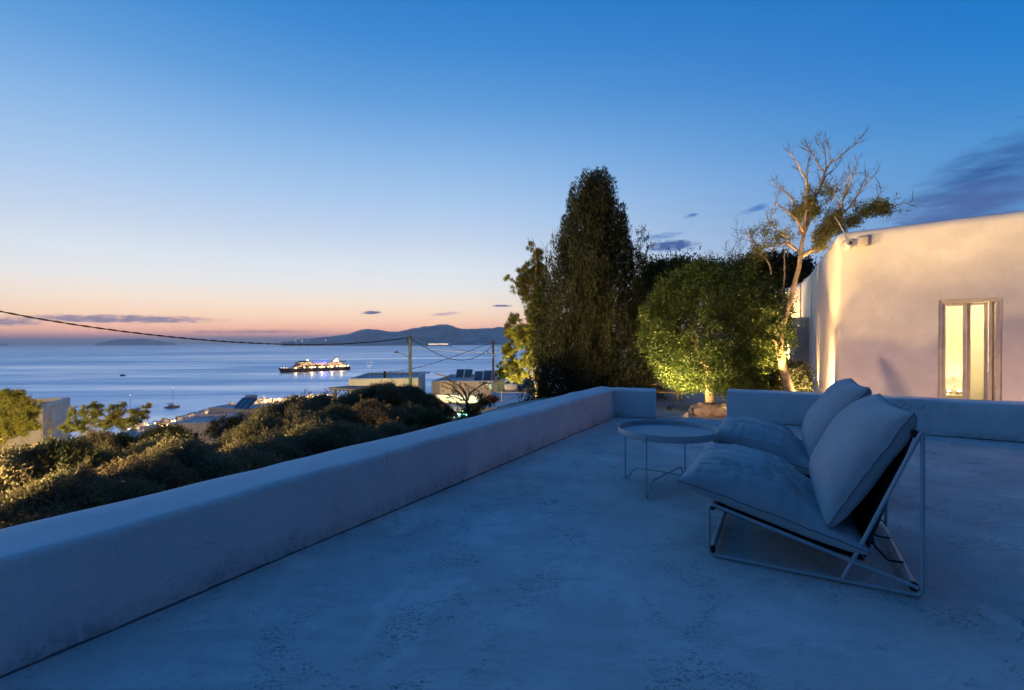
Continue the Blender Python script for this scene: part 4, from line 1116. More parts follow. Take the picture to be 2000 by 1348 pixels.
for (x, y, hx, hy, n, dy) in ((1010, 740, 95, 120, 900, 0), (950, 880, 130, 100, 620, 0), (1100, 900, 90, 60, 360, .1), (980, 1010, 120, 110, 420, 0), (620, 960, 90, 80, 230, -.3), (500, 1140, 110, 70, 260, .1), (1560, 720, 110, 70, 560, -.6), (1690, 740, 120, 40, 260, -.7), (1420, 840, 70, 40, 170, -.4), (1230, 880, 110, 50, 260, -.1),
                              (850, 1290, 110, 60, 380, 0), (950, 1180, 60, 120, 170, 0), (1270, 790, 80, 40, 110, -.3), (780, 900, 60, 60, 90, 0), (1560, 850, 60, 30, 60, -.6), (700, 1000, 80, 60, 80, -.2), (900, 1290, 160, 50, 260, -.1), (1010, 640, 110, 50, 200, .2)):
    c = at(*k6(x, y), YB + dy) - ob; s_ = YB / F / 4.762
    nn = int(n * 1.15); ell = np.array([hx * s_, hx * s_ * 1.6 + .25, hy * s_]) * 1.7
    dd_ = np.linalg.norm((TW - np.array(c)) / ell, axis=1); near = TW[dd_ < 1.0]; wt_ = np.exp(-2.2 * dd_[dd_ < 1.0] ** 2)
    if len(near) < 6: continue
    Q = near[rng.choice(len(near), nn, p=wt_ / wt_.sum())] + rng.normal(0, .045, (nn, 3))
    VV.append(leafquads(np.repeat(Q, 3, 0) + rng.normal(0, .02, (nn * 3, 3)), rng.normal(0, 1, (nn * 3, 3)) + np.array([0, 0, -.2]), .052, .019, .6))
link('crown', quads('crown', np.concatenate(VV), lf_ash), bt_)

# ---- shrubs below the long parapet
def shrub_mesh(kind, seed, nb=17, R_=1.0):
    """a rounded shrub built of leafy clumps with dark gaps between them, short shoots on every clump, stems from one root"""
    r2 = np.random.default_rng(seed); VV = []; paths = []
    root = Vector((0, 0, -.9)); L, W, lf = {'olive': (.040, .0155, lf_shrub), 'dry': (.037, .0145, lf_dry), 'leafy': (.050, .024, lf_bush)}[kind]
    for k in range(nb):
        a = k * 2.39996 + r2.uniform(-.4, .4); ce = 1 - (k + .3) / nb * 1.25; se = math.sqrt(max(0, 1 - ce * ce))
        c = np.array([se * math.cos(a), se * math.sin(a), ce]) * R_ * r2.uniform(.58, .86); br = r2.uniform(.22, .40)
        n = int(10500 * br * br / .13)
        D_ = unit(r2.normal(0, 1, (n, 3))); D_[:, 2] = np.abs(D_[:, 2]) * .75 + D_[:, 2] * .25; D_ = unit(D_)
        kk = np.array([1 + .30 * noise.noise(Vector((d[0] * 2.6 + seed + k, d[1] * 2.6, d[2] * 2.6))) for d in D_[::6]]); kk = np.repeat(kk, 6)[:n]
        rad = br * kk * (1 - .5 * r2.random(n) ** 2.5)
        VV.append((c + D_ * rad[:, None] + r2.normal(0, .02, (n, 3)), D_ + np.array([0, 0, .55])))
        paths.append((wiggle(root, Vector(c), 5, .08, k), .022, .008))
        for j in range(16):
            d = D_[j * 7]; e0_ = c + d * br * .85; ln = r2.uniform(.10, .24); u_ = d * .7 + np.array([0, 0, .7]) + r2.normal(0, .15, 3); u_ /= np.linalg.norm(u_)
            t = r2.random((30, 1)); VV.append((e0_ + u_ * t * ln + r2.normal(0, .018, (30, 3)), np.repeat(u_[None], 30, 0)))
            paths.append(([Vector(c), Vector(e0_), Vector(e0_ + u_ * ln)], .006, .0015))
    P_ = np.concatenate([v[0] for v in VV]); D_ = np.concatenate([v[1] for v in VV])
    return quads('foliage', leafquads(P_, D_, L, W, 1.0), lf), branch_mesh(paths, 4).mesh('stems', m_twig)
SM = {('olive', i): shrub_mesh('olive', 20 + i) for i in range(2)}
SM[('dry', 0)] = shrub_mesh('dry', 30); SM[('leafy', 0)] = shrub_mesh('leafy', 40, 13)
TOPZ = {}
for k_, (me_, _) in SM.items():
    zz_ = np.empty(len(me_.vertices) * 3, np.float32); me_.vertices.foreach_get('co', zz_); TOPZ[k_] = float(np.percentile(zz_[2::3], 99.3))
ORD = ['first', 'second', 'third', 'fourth', 'fifth', 'sixth', 'seventh', 'eighth', 'ninth', 'tenth', 'eleventh', 'twelfth', 'thirteenth', 'fourteenth', 'fifteenth']
def shrub(kind, i, px, py, Y, r_, label, sq=1.0):
    i = i % {'olive': 2, 'dry': 1, 'leafy': 1}[kind]; me, sm_ = SM[(kind, i)]; top_ = at(px, py, Y); z = top_.z - r_ * TOPZ[(kind, i)] * sq
    t = thing('shrub', label, 'shrub', (top_.x, Y, z), rng.uniform(0, 6.28), 'shrubs below the long parapet'); t.scale = (r_, r_, r_ * sq)
    link('foliage', me, t); link('stems', sm_, t)
ROWS = [('along the parapet', [(-40, 1010, 2.6, .75, 'dry', 0), (60, 965, 3.0, .8, 'dry', 1), (150, 930, 3.4, .85, 'olive', 0), (250, 905, 3.9, .85, 'dry', 0), (345, 880, 4.4, .95, 'olive', 1), (440, 868, 5.0, 1.0, 'dry', 1), (535, 862, 5.6, .95, 'olive', 2), (620, 838, 6.2, 1.05, 'olive', 0), (700, 826, 6.9, 1.0, 'dry', 0), (775, 812, 7.6, .95, 'olive', 1), (840, 806, 8.2, .7, 'leafy', 0)]),
        ('behind the first row', [(-30, 905, 5.0, 1.1, 'olive', 2), (90, 880, 5.6, 1.2, 'leafy', 0), (190, 872, 6.2, 1.2, 'olive', 0), (300, 872, 6.8, 1.2, 'olive', 1), (400, 868, 7.4, 1.1, 'dry', 1), (490, 864, 8.0, 1.1, 'olive', 0), (580, 812, 8.8, 1.3, 'olive', 2), (665, 800, 9.6, 1.2, 'olive', 1), (735, 790, 10.2, 1.2, 'dry', 0), (800, 785, 11, 1.1, 'olive', 0)]),
        ('at the back of the thicket', [(222, 858, 10, 1.2, 'leafy', 0), (345, 876, 11, 1.1, 'dry', 0), (450, 862, 12.0, 1.2, 'dry', 1), (556, 822, 12.5, 1.4, 'olive', 0), (620, 778, 13.5, 1.5, 'olive', 2), (690, 776, 14.0, 1.4, 'olive', 1), (757, 752, 14.5, 1.0, 'olive', 0), (800, 758, 15.0, .9, 'olive', 2), (840, 778, 15.0, .8, 'dry', 0), (150, 860, 9, 1.0, 'dry', 1)])]
for rn, lst in ROWS:
    for k, (px, py, Y, r_, kd, i) in enumerate(sorted(lst)):
        if rn != 'at the back of the thicket': py += float(rng.uniform(-4, 26)); r_ *= float(rng.uniform(.78, 1.08))
        shrub(kd, i, px, py, Y, r_, {'dry': 'brownish dry-leaved', 'olive': 'grey-green fine-leaved', 'leafy': 'yellow-green leafy'}[kd] + ' shrub, ' + ORD[k] + ' from the left ' + rn, 1.0)
# pines at the left edge
pine('pine_tree', 'bushy green pine with dead lower branches at the left edge', 11.0,
     [(-20, 800, 50, 34, 0, 620), (20, 790, 34, 24, -.2, 420), (45, 800, 24, 24, -.2, 330), (10, 830, 46, 26, -.4, 520), (48, 830, 24, 22, -.3, 320), (-10, 850, 34, 18, -.4, 300), (15, 772, 14, 10, 0, 120), (40, 775, 10, 10, 0, 80), (58, 812, 14, 14, 0, 160)],
     [(-10, 960), (-5, 900), (0, 860), (5, 820), (8, 790)], nl=.10, wl_=.010, base_z=-2.6, tr0=.08, dens=1.3)
whips('dead_branches', 'tangle of bare brown branches under the left pine', 10.4, (10, 950), [(60, 870), (80, 885), (40, 860), (70, 920), (-10, 870), (95, 905), (30, 880), (55, 900), (-20, 900), (15, 860)], .018)
pine('pine_tree', 'loose brown-green pine standing in front of the grey house', 18.0,
     [(150, 815, 14, 20, 0, 130), (175, 805, 14, 18, 0, 150), (190, 800, 12, 16, 0, 120), (205, 825, 22, 18, 0, 220), (230, 808, 16, 20, 0, 180), (262, 815, 14, 18, 0, 150), (280, 806, 10, 14, 0, 90), (165, 835, 20, 12, 0, 150), (245, 828, 24, 14, 0, 220), (222, 795, 6, 8, 0, 30), (291, 798, 5, 8, 0, 26), (130, 838, 16, 10, 0, 100)],
     [(205, 880), (205, 850), (206, 830), (208, 815)], nl=.11, wl_=.014, base_z=-4.0, dens=1.5)
mass('dark_bush', 'dark green bush left of the flat white roof', 30.0, [(325, 850, 30, 16, 0), (350, 854, 22, 14, 0), (300, 858, 26, 14, 0)], lf_cyp, 9000, .12, .05, 325, zb=-7, cat='bush')
mass('dark_bush', 'wide dark bush in front of the house with the solar heater', 40.0, [(440, 832, 26, 16, 0), (480, 826, 30, 16, 0), (515, 828, 22, 16, 0), (460, 846, 56, 14, -.5)], lf_cyp, 12000, .14, .06, 470, zb=-9, cat='bush')
whips('bare_shrub', 'thin bare shrub rising against the grey house wall', 14.0, (90, 860), [(85, 790), (97, 800), (103, 790), (80, 805), (110, 815), (70, 820)], .012)
# flowering thorny plant beyond the parapet, beside the dark hedge end
YF = 8.8
fb = at(920, 850, YF); fo = Vector((fb.x, YF, -2.3)); fl_ = thing('thorny_plant', 'thorny crooked plant with orange-red blossoms against the green-lit yard', 'plant', tuple(fo))
k4 = lambda x, y: (820 + x / 7.93, 650 + y / 7.93)
pths = []; VV = []; blossoms = []
for pix, r0 in [([(750, 1400), (740, 1200), (720, 1000), (600, 820), (480, 760), (400, 680), (225, 625)], .020), ([(730, 1100), (640, 960), (520, 860), (430, 790), (310, 775)], .016), ([(740, 1050), (800, 920), (900, 850), (1000, 780), (1090, 790)], .02), ([(720, 1060), (600, 1020), (480, 990), (400, 950)], .012), ([(800, 1150), (900, 1080), (1000, 1040), (1100, 990)], .014),
                ([(850, 1200), (980, 1100), (1100, 1040), (1200, 1020)], .014), ([(740, 1200), (640, 1120), (540, 1100), (430, 1050)], .012), ([(1000, 790), (1060, 860), (1150, 950)], .012), ([(720, 1000), (680, 880), (620, 800)], .012), ([(830, 1300), (860, 1200), (880, 1120)], .014), ([(640, 970), (560, 900), (420, 860), (340, 830)], .010), ([(780, 960), (740, 860), (770, 840)], .009)]:
    pp = [at(*k4(*p), YF + rng.uniform(-.15, .15)) - fo for p in pix]; fine = []
    for i in range(len(pp) - 1): fine += wiggle(pp[i], pp[i + 1], 4, .02, i * 3.1 + r0 * 50)[:-1]
    fine.append(pp[-1]); pths.append((fine, r0, r0 * .5))
    for q in fine[2:]:
        for _ in range(3):
            d = Vector(rng.normal(0, 1, 3)).normalized(); pths.append(([q, q + d * .035], .004, .001))
    lo = np.array([np.array(q) for q in fine if (at(0, 0, 1), True)[1]])
    m_ = len(lo) * 5
    sel = np.repeat(lo, 5, 0); wgt = rng.random(m_) < (.25 if r0 < .013 else .12)
    VV.append(leafquads(sel[wgt] + rng.normal(0, .03, (wgt.sum(), 3)), rng.normal(0, 1, (wgt.sum(), 3)) + np.array([0, 0, .4]), .07, .035, .6))
for (x, y, s_, n) in ((780, 1200, 90, 130), (880, 1160, 90, 130), (980, 1080, 80, 90), (700, 1280, 120, 120), (850, 1290, 90, 110), (1060, 1060, 60, 60), (930, 1000, 60, 40), (560, 1330, 110, 60), (1130, 1060, 60, 50)):
    c = np.array(at(*k4(x, y), YF) - fo); q = rng.normal(0, .45, (n, 3)) * s_ / 7.93 / F * YF + c
    VV.append(leafquads(q, rng.normal(0, 1, (n, 3)) + np.array([0, 0, .3]), .075, .04, .6))
branch_mesh([p for p in pths], 5).build('stems', m_twig, fl_)
link('foliage', quads('foliage', np.concatenate(VV), lf_bush), fl_)
m_blo = leafmat('coral_blossom', (.50, .09, .03), (.65, .22, .05), .3)
for (x, y) in ((1050, 1010), (1100, 990), (1150, 1030), (1190, 1010), (1200, 1040), (1080, 1050), (540, 1260), (575, 1255), (360, 1170), (860, 1140), (1040, 860), (350, 1130)):
    c = np.array(at(*k4(x, y), YF - .1) - fo); q = rng.normal(0, .016, (26, 3)) + c
    link('blossom', quads('blossom', leafquads(q, rng.normal(0, 1, (26, 3)), .04, .03, .5), m_blo), fl_)

# ================================================================== NEIGHBOURS DOWN THE SLOPE
m_white = mat('neighbour_limewash', (.70, .68, .66), .85, .12, .8, .2, 8)
m_roofc = mat('roof_screed', (.50, .50, .50), .85, .2, 1.2)
m_panel = mat('solar_collector', (.02, .05, .10), .12, .25, 2, spec=.9)
m_alu = mat('aluminium', (.55, .56, .58), .35, .1, 8, metallic=.6)
m_win = mat('dark_window', (.03, .035, .045), .15, .2, 2, spec=.7)
m_wood = mat('weathered_timber', (.14, .09, .055), .8, .25, 6)
def cube_house(name, label, px0, px1, pyt, Y, dep, drop, rz=0.0, par=.35, windows=(), m=m_white, group=None):
    """flat-roofed house: rendered walls with a parapet round a sunk roof; origin at the middle of its front"""
    a = at(px0, pyt, Y); c = at(px1, pyt, Y); W = c.x - a.x; zt = (a.z + c.z) / 2
    t = thing(name, label, 'house', ((a.x + c.x) / 2, Y, zt - drop), rz, group)
    b = MB(); th = .28; H = drop; x0, x1 = -W / 2, W / 2
    o = [(x0, 0), (x1, 0), (x1, dep), (x0, dep)]; i_ = [(x0 + th, th), (x1 - th, th), (x1 - th, dep - th), (x0 + th, dep - th)]
    v = [(p[0], p[1], -4) for p in o] + [(p[0], p[1], H - .08) for p in o] + [(p[0] + (.07 if p[0] < 0 else -.07), p[1] + (.07 if p[1] < .1 else -.07), H) for p in o] + [(p[0], p[1], H) for p in i_] + [(p[0], p[1], H - par) for p in i_]
    fs = []
    for k in range(4):
        n = (k + 1) % 4
        for r_ in range(4): fs.append((r_ * 4 + k, r_ * 4 + n, r_ * 4 + 4 + n, r_ * 4 + 4 + k))
    b.add(v, fs); b.build('wall', m, t)
    b = MB(); b.add([(p[0], p[1], H - par + .003) for p in i_], [(0, 1, 2, 3)]); b.build('roof', m_roofc, t)
    for (wx, wz, ww, wh, side) in windows:
        b = MB()
        if side == 'front': b.bbox((x0 + wx * W, -.01, H - wz), (ww, .10, wh), .01)
        else: b.bbox(((x1 if side == 'right' else x0), wx * dep, H - wz), (.1, ww, wh), .01)
        f_ = b.build('window', m_taupe, t)
        b = MB()
        if side == 'front': b.box((x0 + wx * W, -.065, H - wz), (ww - .16, .01, wh - .16))
        else: b.box(((x1 + .055 if side == 'right' else x0 - .055), wx * dep, H - wz), (.01, ww - .16, wh - .16))
        b.build('pane', m_win, f_)
    return t, W, zt
def panel_set(label, px, py, Y, w_, h_, n=2, rz=0.0, tilt=50, tank=False):
    """n glazed collectors side by side on a tilted frame; py is the pixel of the foot"""
    p = at(px, py, Y); t = thing('solar_panel', label, 'solar panel', tuple(p), rz)
    M_ = Matrix.Rotation(R(-90 + tilt + 90), 4, 'X')
    for k in range(n):
        x = (k - (n - 1) / 2) * (w_ / n)
        b = MB(); b.bbox(None, (w_ / n - .03, h_, .08), .01, M=M_ @ Matrix.Translation((x, h_ / 2, 0))); f_ = b.build('collector_frame', m_alu, t)
        b = MB(); b.box(None, (w_ / n - .13, h_ - .1, .012), M=M_ @ Matrix.Translation((x, h_ / 2, .047))); b.build('glazing', m_panel, f_)
    tp_ = M_ @ Vector((0, h_, 0))
    for s_ in (-1, 1):
        b = MB(); b.tube([(s_ * w_ * .45, tp_.y, 0), (s_ * w_ * .45, tp_.y, tp_.z)], .025, 6); b.build('strut', m_alu, t)
    if tank:
        b = MB(); b.lathe([(.02, -1.05), (.25, -1.02), (.3, -.95), (.3, .95), (.25, 1.02), (.02, 1.05)], seg=20, M=Matrix.Translation((0, tp_.y + .15, tp_.z + .22)) @ Matrix.Rotation(math.pi / 2, 4, 'Y')); b.build('water_tank', m_alu, t)
    return t
# house with the pergola
ph, W, zt = cube_house('neighbour_house', 'pinkish flat-roofed house behind the green utility pole', 683, 816, 739, 46, 9, 6.0, R(6), .25, ())
b = MB(); b.bbox((-W / 2 - .02, 3, 3.4), (.12, .9, 1.9), .01); b.build('door', m_wood, ph)
b = MB(); b.bbox((-.2, 2.0, 6.2), (.24, .24, .7), .03); ch_ = b.build('chimney', m_dark, ph)
b = MB(); b.tube([(-1.6, 1.5, 5.8), (-1.6, 1.5, 7.6)], .02, 5); b.tube([(-1.9, 1.5, 7.4), (-1.2, 1.5, 7.5)], .015, 4); b.tube([(-1.8, 1.5, 7.15), (-1.3, 1.5, 7.2)], .015, 4); b.build('aerial', m_alu, ph)
pg = thing('pergola', 'flat lean-to pergola roof on timber posts at the pinkish house', 'pergola', tuple(at(690, 775, 44.2)))
A_ = at(640, 757, 43.5) - at(690, 775, 44.2); B_ = at(700, 761, 43.2) - at(690, 775, 44.2); C3 = at(758, 754, 45.8) - at(690, 775, 44.2); D3 = at(687, 752.5, 46.2) - at(690, 775, 44.2)
b = MB(); q = [A_, B_, C3, D3]; b.add([v for v in q] + [v - Vector((0, 0, .12)) for v in q], [(0, 1, 2, 3), (7, 6, 5, 4)] + [(k, k + 4, (k + 1) % 4 + 4, (k + 1) % 4) for k in range(4)]); b.build('roof', mat('reed_roof', (.30, .25, .22), .9, .2, 3), pg)
for px, py, yy in ((655, 760, 43.8), (688, 762, 43.4)):
    p = at(px, py, yy) - at(690, 775, 44.2); b = MB(); b.bbox((p.x, p.y, p.z - 1.3), (.2, .2, 2.5), .01); po = b.build('post', m_wood, pg)
    b = MB(); b.tube([(p.x, p.y, p.z - .75), (p.x + .45, p.y, p.z - .1)], .05, 4); b.tube([(p.x, p.y, p.z - .75), (p.x - .45, p.y, p.z - .1)], .05, 4); b.build('brace', m_wood, po)
for k in range(7):
    s_ = (k + .5) / 7; p, q = A_.lerp(B_, s_), D3.lerp(C3, s_); b = MB(); b.tube([p - Vector((0, 0, .18)), q - Vector((0, 0, .18))], .05, 4); b.build('rafter', m_wood, pg)
# house with collectors
h2, W2, z2_ = cube_house('neighbour_house', 'lilac-white flat house with dark solar collectors on its roof', 842, 965, 744, 50, 10, 6.5, R(-4), .3, [(.36, 2.0, .7, .9, 'front')])
panel_set('pair of dark solar collectors standing highest on the lilac-white roof', 905, 739, 54, 1.9, 1.25, 2, R(-8))
panel_set('wide pair of solar collectors just left of the brown utility pole', 942, 745, 52, 2.0, 1.35, 2, R(-8))
panel_set('collector set half hidden behind the brown utility pole', 965, 737, 57, 2.6, 1.0, 2, R(-8))
panel_set('light blue solar collector close to the cypress', 1018, 760, 42, 1.7, 1.45, 2, R(-10), 58)
tkp = at(998, 763, 41); tk = thing('water_tank', 'small white round-ended tank lying on the flat roof', 'tank', tuple(tkp), R(10))
b = MB(); b.lathe([(.02, -.55), (.2, -.52), (.28, -.42), (.28, .42), (.2, .52), (.02, .55)], seg=18, M=Matrix.Translation((0, 0, .3)) @ Matrix.Rotation(math.pi / 2, 4, 'Y')); b.build('body', m_white, tk)
b = MB(); b.box((-.3, 0, .03), (.08, .4, .06)); b.box((.3, 0, .03), (.08, .4, .06)); b.build('cradle', m_alu, tk)
cpb = at(956, 762, 41); ct = thing('cistern', 'upright white plastic cistern beside the brown utility pole', 'tank', tuple(cpb))
b = MB(); b.lathe([(.30, 0), (.32, .02), (.32, .5), (.28, .6), (.1, .64)], seg=18); b.build('body', m_white, ct); b = MB(); b.lathe([(.1, .63), (.11, .68), (.02, .69)], seg=12); b.build('lid', m_alu, ct)
acp = at(995, 756, 43); ac = thing('air_conditioner', 'small outdoor air conditioner by the stone roof wall', 'appliance', tuple(acp), R(-6))
b = MB(); b.bbox((0, 0, .3), (.8, .35, .6), .02); b.build('case', m_white, ac); b = MB(); b.lathe([(.22, 0), (.2, .012)], seg=18, M=Matrix.Translation((-.12, -.18, .3)) @ Matrix.Rotation(math.pi / 2, 4, 'X')); b.build('fan_grille', m_dark, ac)
cube_house('neighbour_house', 'low flat roof terrace with tanks, below the solar collectors', 930, 1090, 799, 29.8, 10, 1.2, R(-3), .06, ())
cube_house('neighbour_house', 'small stone roof house behind the air conditioner', 962, 1040, 744, 46, 5, 4, R(-4), .1, (), m=mat('roof_stone', (.30, .26, .22), .9, .3, 2.5, .5, 6))
b = MB(); p0, p1 = at(851, 774, 38.6), at(934, 772, 37.6); ow = thing('yard_wall', 'low cream wall lit orange by the street lamp', 'wall', tuple(p0))
dd = p1 - p0; b.bbox(None, (dd.length, .3, 1.6), .08, M=Matrix.Translation(dd / 2 - Vector((0, 0, .75))) @ Matrix.Rotation(math.atan2(dd.y, dd.x), 4, 'Z')); b.build('wall', m_white, ow)
# paved yard with a greenish lamp, and the near garden wall
yd = thing('yard', 'crazy-paved yard glowing green under its lamp', 'yard', tuple(at(900, 815, 30)))
yo = at(900, 815, 30)
m_pave = bpy.data.materials.new('crazy_paving'); m_pave.use_nodes = True
g = NB(m_pave.node_tree); bs = m_pave.node_tree.nodes['Principled BSDF']; co = g.new('ShaderNodeNewGeometry').outputs['Position']
vo = g.new('ShaderNodeTexVoronoi', feature='DISTANCE_TO_EDGE'); vo.inputs['Scale'].default_value = 1.5; g.link(co, vo.inputs['Vector'])
vc = g.new('ShaderNodeTexVoronoi'); vc.inputs['Scale'].default_value = 1.5; g.link(co, vc.inputs['Vector'])
g.link(g.mix(g.smooth(vo.outputs['Distance'], .03, .07), (.08, .085, .08), g.mix(.35, (.36, .40, .37), vc.outputs['Color'], 'SOFT_LIGHT')), bs.inputs['Base Color']); bs.inputs['Roughness'].default_value = .85
b = MB(); c4 = [at(835, 836, 26), at(950, 842, 24), at(1020, 790, 36), at(842, 786, 38)]
b.add([v - yo for v in c4], [(0, 1, 2, 3)]); b.build('paving', m_pave, yd)
b = MB(); p0, p1 = at(935, 797, 24), at(1062, 766, 33); nw = thing('garden_wall', 'thick low garden wall rising towards the cypress foot', 'wall', tuple(p0))
dd = p1 - p0; b.add([Vector(v) for v in ((0, 0, 0), (.9, .25, 0), tuple(dd + Vector((.9, .25, 0))), tuple(dd))] + [Vector(v) - Vector((0, 0, 1.4)) for v in ((0, 0, 0), (.9, .25, 0), tuple(dd + Vector((.9, .25, 0))), tuple(dd))],
      [(0, 1, 2, 3), (0, 4, 5, 1), (1, 5, 6, 2), (2, 6, 7, 3), (3, 7, 4, 0)]); b.build('wall', m_white, nw)
# houses on the left
cube_house('neighbour_house', 'grey-lilac flat-roofed house behind the left pines', -30, 66, 797, 40, 8, 7, R(30), .4, [])
cube_house('neighbour_house', 'small white house with a bluish flat roof among the bushes', 334, 412, 826, 62, 8, 6, R(10), .3, [(.62, 1.9, .7, 1.3, 'front'), (.25, 2.4, .8, 1.2, 'right')])
cube_house('neighbour_house', 'white house carrying the blue solar water heater', 400, 541, 797, 74, 4, 9, R(-8), .12, [(.08, 3.4, 1.0, 1.6, 'front'), (.3, 3.4, 1.0, 1.6, 'front')])
cube_house('neighbour_house', 'pale house corner showing between the dark bushes', 520, 575, 806, 55, 8, 7, R(-20), .4, [])
panel_set('bright blue solar water heater with a horizontal tank on the left roof', 470, 799, 73, 3.2, 2.3, 3, R(-20), 40, True)

# ================================================================== POLES AND CABLES
m_pole_g = mat('green_painted_pole', (.10, .135, .085), .75, .25, 3, .3, 20)
m_pole_b = mat('creosoted_pole', (.13, .08, .05), .85, .3, 3, .4, 14)
m_cable = mat('cable_sheath', (.012, .011, .011), .6)
m_ins = mat('insulator', (.03, .03, .03), .3)
def pole(name, label, px, pyt, Y, r_, m):
    tpz = at(px, pyt, Y); bz = min(land_z(tpz.x, Y), tpz.z - 8) ; t = thing(name, label, 'utility pole', (tpz.x, Y, bz)); H = tpz.z - bz
    b = MB(); b.tube([(0, 0, 0), (0, 0, H * .5), (0, 0, H)], [r_ * 1.25, r_ * 1.1, r_], 14); b.build('post', m, t)
    return t, H, Vector((tpz.x, Y, bz))
p1, H1, q1 = pole('utility_pole', 'green painted utility pole with a lamp arm, beyond the shrubs', 801, 655, 43, .12, m_pole_g)
b = MB(); b.lathe([(.128, H1 - .02), (.13, H1 - .42), (.125, H1 - .44)][::-1], seg=14); b.build('cap_band', m_ins, p1)
b = MB(); jo = at(800, 700, 43) - q1; jt = at(777, 689, 42.7) - q1
b.tube([jo + Vector((0, 0, -.1)), jo + Vector((-.12, 0, .12)), jo.lerp(jt, .5) + Vector((0, 0, .12)), jt], .028, 8); arm = b.build('lamp_arm', m_pole_g, p1)
b = MB(); b.bbox(tuple(jt + Vector((-.12, 0, .03))), (.42, .16, .1), .03); b.tube([jt + Vector((-.1, 0, .06)), jt + Vector((-.1, 0, .2))], .04, 8); b.build('lamp_head', m_ins, arm)
for k in range(3):
    p = at(796 - k * .8, 660 + k * 4, 43) - q1; b = MB(); b.lathe([(.02, -.08), (.06, -.05), (.03, 0), (.06, .05), (.02, .08)], tuple(p), 10); b.tube([p, p + Vector((.22, 0, 0))], .012, 5); b.build('insulator', m_ins, p1)
b = MB(); b.tube([(-.16, -.02, 1.5), (-.15, -.02, H1 - .6)], .012, 5); b.build('conduit', m_ins, p1)
p2, H2, q2 = pole('utility_pole', 'brown wooden utility pole in front of the solar collectors', 963, 664.5, 50.5, .11, m_pole_b)
b = MB(); p_ = at(962.5, 695, 50.35) - q2; b.bbox((p_.x - .0, -.125, p_.z), (.17, .02, .45), .004); b.build('number_plate', mat('plate_yellow', (.6, .5, .3), .6), p2)
b = MB(); j1 = at(961, 692, 50.5) - q2; j2 = at(952, 688, 50.5) - q2; b.tube([j1, j2], .03, 6); b.ball(tuple(j2), .07, 1); b.build('bracket', m_ins, p2)
p3, H3, q3 = pole('utility_pole', 'thin far pole with a crossbar between the two houses', 828.5, 725.5, 75, .12, m_pole_b)
b = MB(); b.bbox((0, 0, H3 - .25), (1.7, .14, .14), .01); ar = b.build('crossbar', m_pole_b, p3)
for x in (-.75, -.4, .4, .75): b = MB(); b.lathe([(.02, 0), (.05, .05), (.02, .16)], (x, 0, H3 - .19), 8); b.build('insulator', m_ins, ar)

def cable(label, pix, Ya, Yb, r_=.02, deg=3, twist=True, m=m_cable):
    """a hanging line between two plan positions; pix = pixels it passes through, smoothed to one sagging curve"""
    x0, x1 = pix[0][0], pix[-1][0]; A = at(x0, pix[0][1], Ya); B = at(x1, pix[-1][1], Yb)
    cf = np.polyfit([p[0] for p in pix], [p[1] for p in pix], min(deg, len(pix) - 1))
    n = 140; pts = []
    for i in range(n + 1):
        px = x0 + (x1 - x0) * i / n; s_ = ray(px, 670); s_ = s_.x / s_.y
        dxl, dyl = B.x - A.x, B.y - A.y; den = dxl - s_ * dyl
        t = (s_ * A.y - A.x) / den; Y = A.y + dyl * t
        pts.append(at(px, float(np.polyval(cf, px)), Y))
    t = thing('power_cable', label, 'cable', tuple(pts[0])); o = pts[0]
    if twist:
        for ph_ in (0, math.pi):
            L = 0; pp = []
            for i, p in enumerate(pts):
                if i: L += (p - pts[i - 1]).length
                a = L * 5.5 + ph_; pp.append(p - o + Vector((.3 * math.cos(a), 0, math.sin(a))) * r_ * .8)
            b = MB(); b.tube(pp, r_ * .8, 6); b.build('strand', m, t)
    else:
        b = MB(); b.tube([p - o for p in pts], r_, 6); b.build('strand', m, t)
cable('heavy twisted cable sagging in from the left to the green pole', [(-160, 569), (0, 608), (100, 627), (200, 642), (300, 654.5), (400, 664), (500, 670.5), (570, 673), (640, 672.8), (700, 669.8), (750, 665.5), (797, 660)], 22, 43, .034, 4)
cable('thick twisted cable hanging low between the green and the brown pole', [(804, 663), (820, 672), (840, 684), (860, 694), (880, 701), (900, 703.5), (920, 701.5), (940, 692), (961, 676)], 43, 50.5, .024, 4)
cable('cable rising from the chimney roof to the brown pole', [(757, 727), (800, 721), (840, 711.5), (880, 699), (920, 684), (961, 670)], 46, 50.5, .02, 3)
cable('thin wire crossing from the green pole past the brown one', [(805, 658), (840, 668), (880, 678), (920, 688), (960, 696), (985, 700), (1040, 707)], 43, 54, .012, 2, False)
cable('short wire leaving the brown pole towards the cypress', [(965, 670), (985, 673), (1020, 677)], 50.5, 47, .014, 2, False)
cable('steep wire leaving the brown pole behind the pine', [(965, 671), (980, 682), (1000, 700)], 50.5, 46, .014, 2, False)

# ================================================================== HARBOUR
m_hull = mat('navy_hull', (.012, .016, .035), .35, .2, .05)
m_ship = mat('ship_white', (.34, .32, .32), .5, .1, .05)
m_sdk = mat('ship_dark', (.06, .06, .07), .6)
e_warm = emit('ship_light', (1, .66, .28), 9); e_warm2 = emit('ship_window', (1, .6, .26), 3.2); e_blue = emit('ship_blue', (.12, .10, 1), 4.0); e_white = emit('ship_pale_glow', (1, .86, .62), 1.5)
bw, sw = gnd(551, 728, ZS), gnd(682, 722.5, ZS)
sd_ = (sw - bw); SLN = sd_.length; shp = thing('cruise_ship', 'lit cruise ship with dark hull lying at anchor in the bay', 'ship', (bw.x, bw.y, ZS), math.atan2(sd_.y, sd_.x))
Ls, Bm = SLN, SLN * .125
def ring(s_, z0, z1, w0, w1): return [(s_ * Ls, -w0, z0), (s_ * Ls, -w1, z1), (s_ * Ls, w1, z1), (s_ * Ls, w0, z0)]
b = MB(); st_ = []
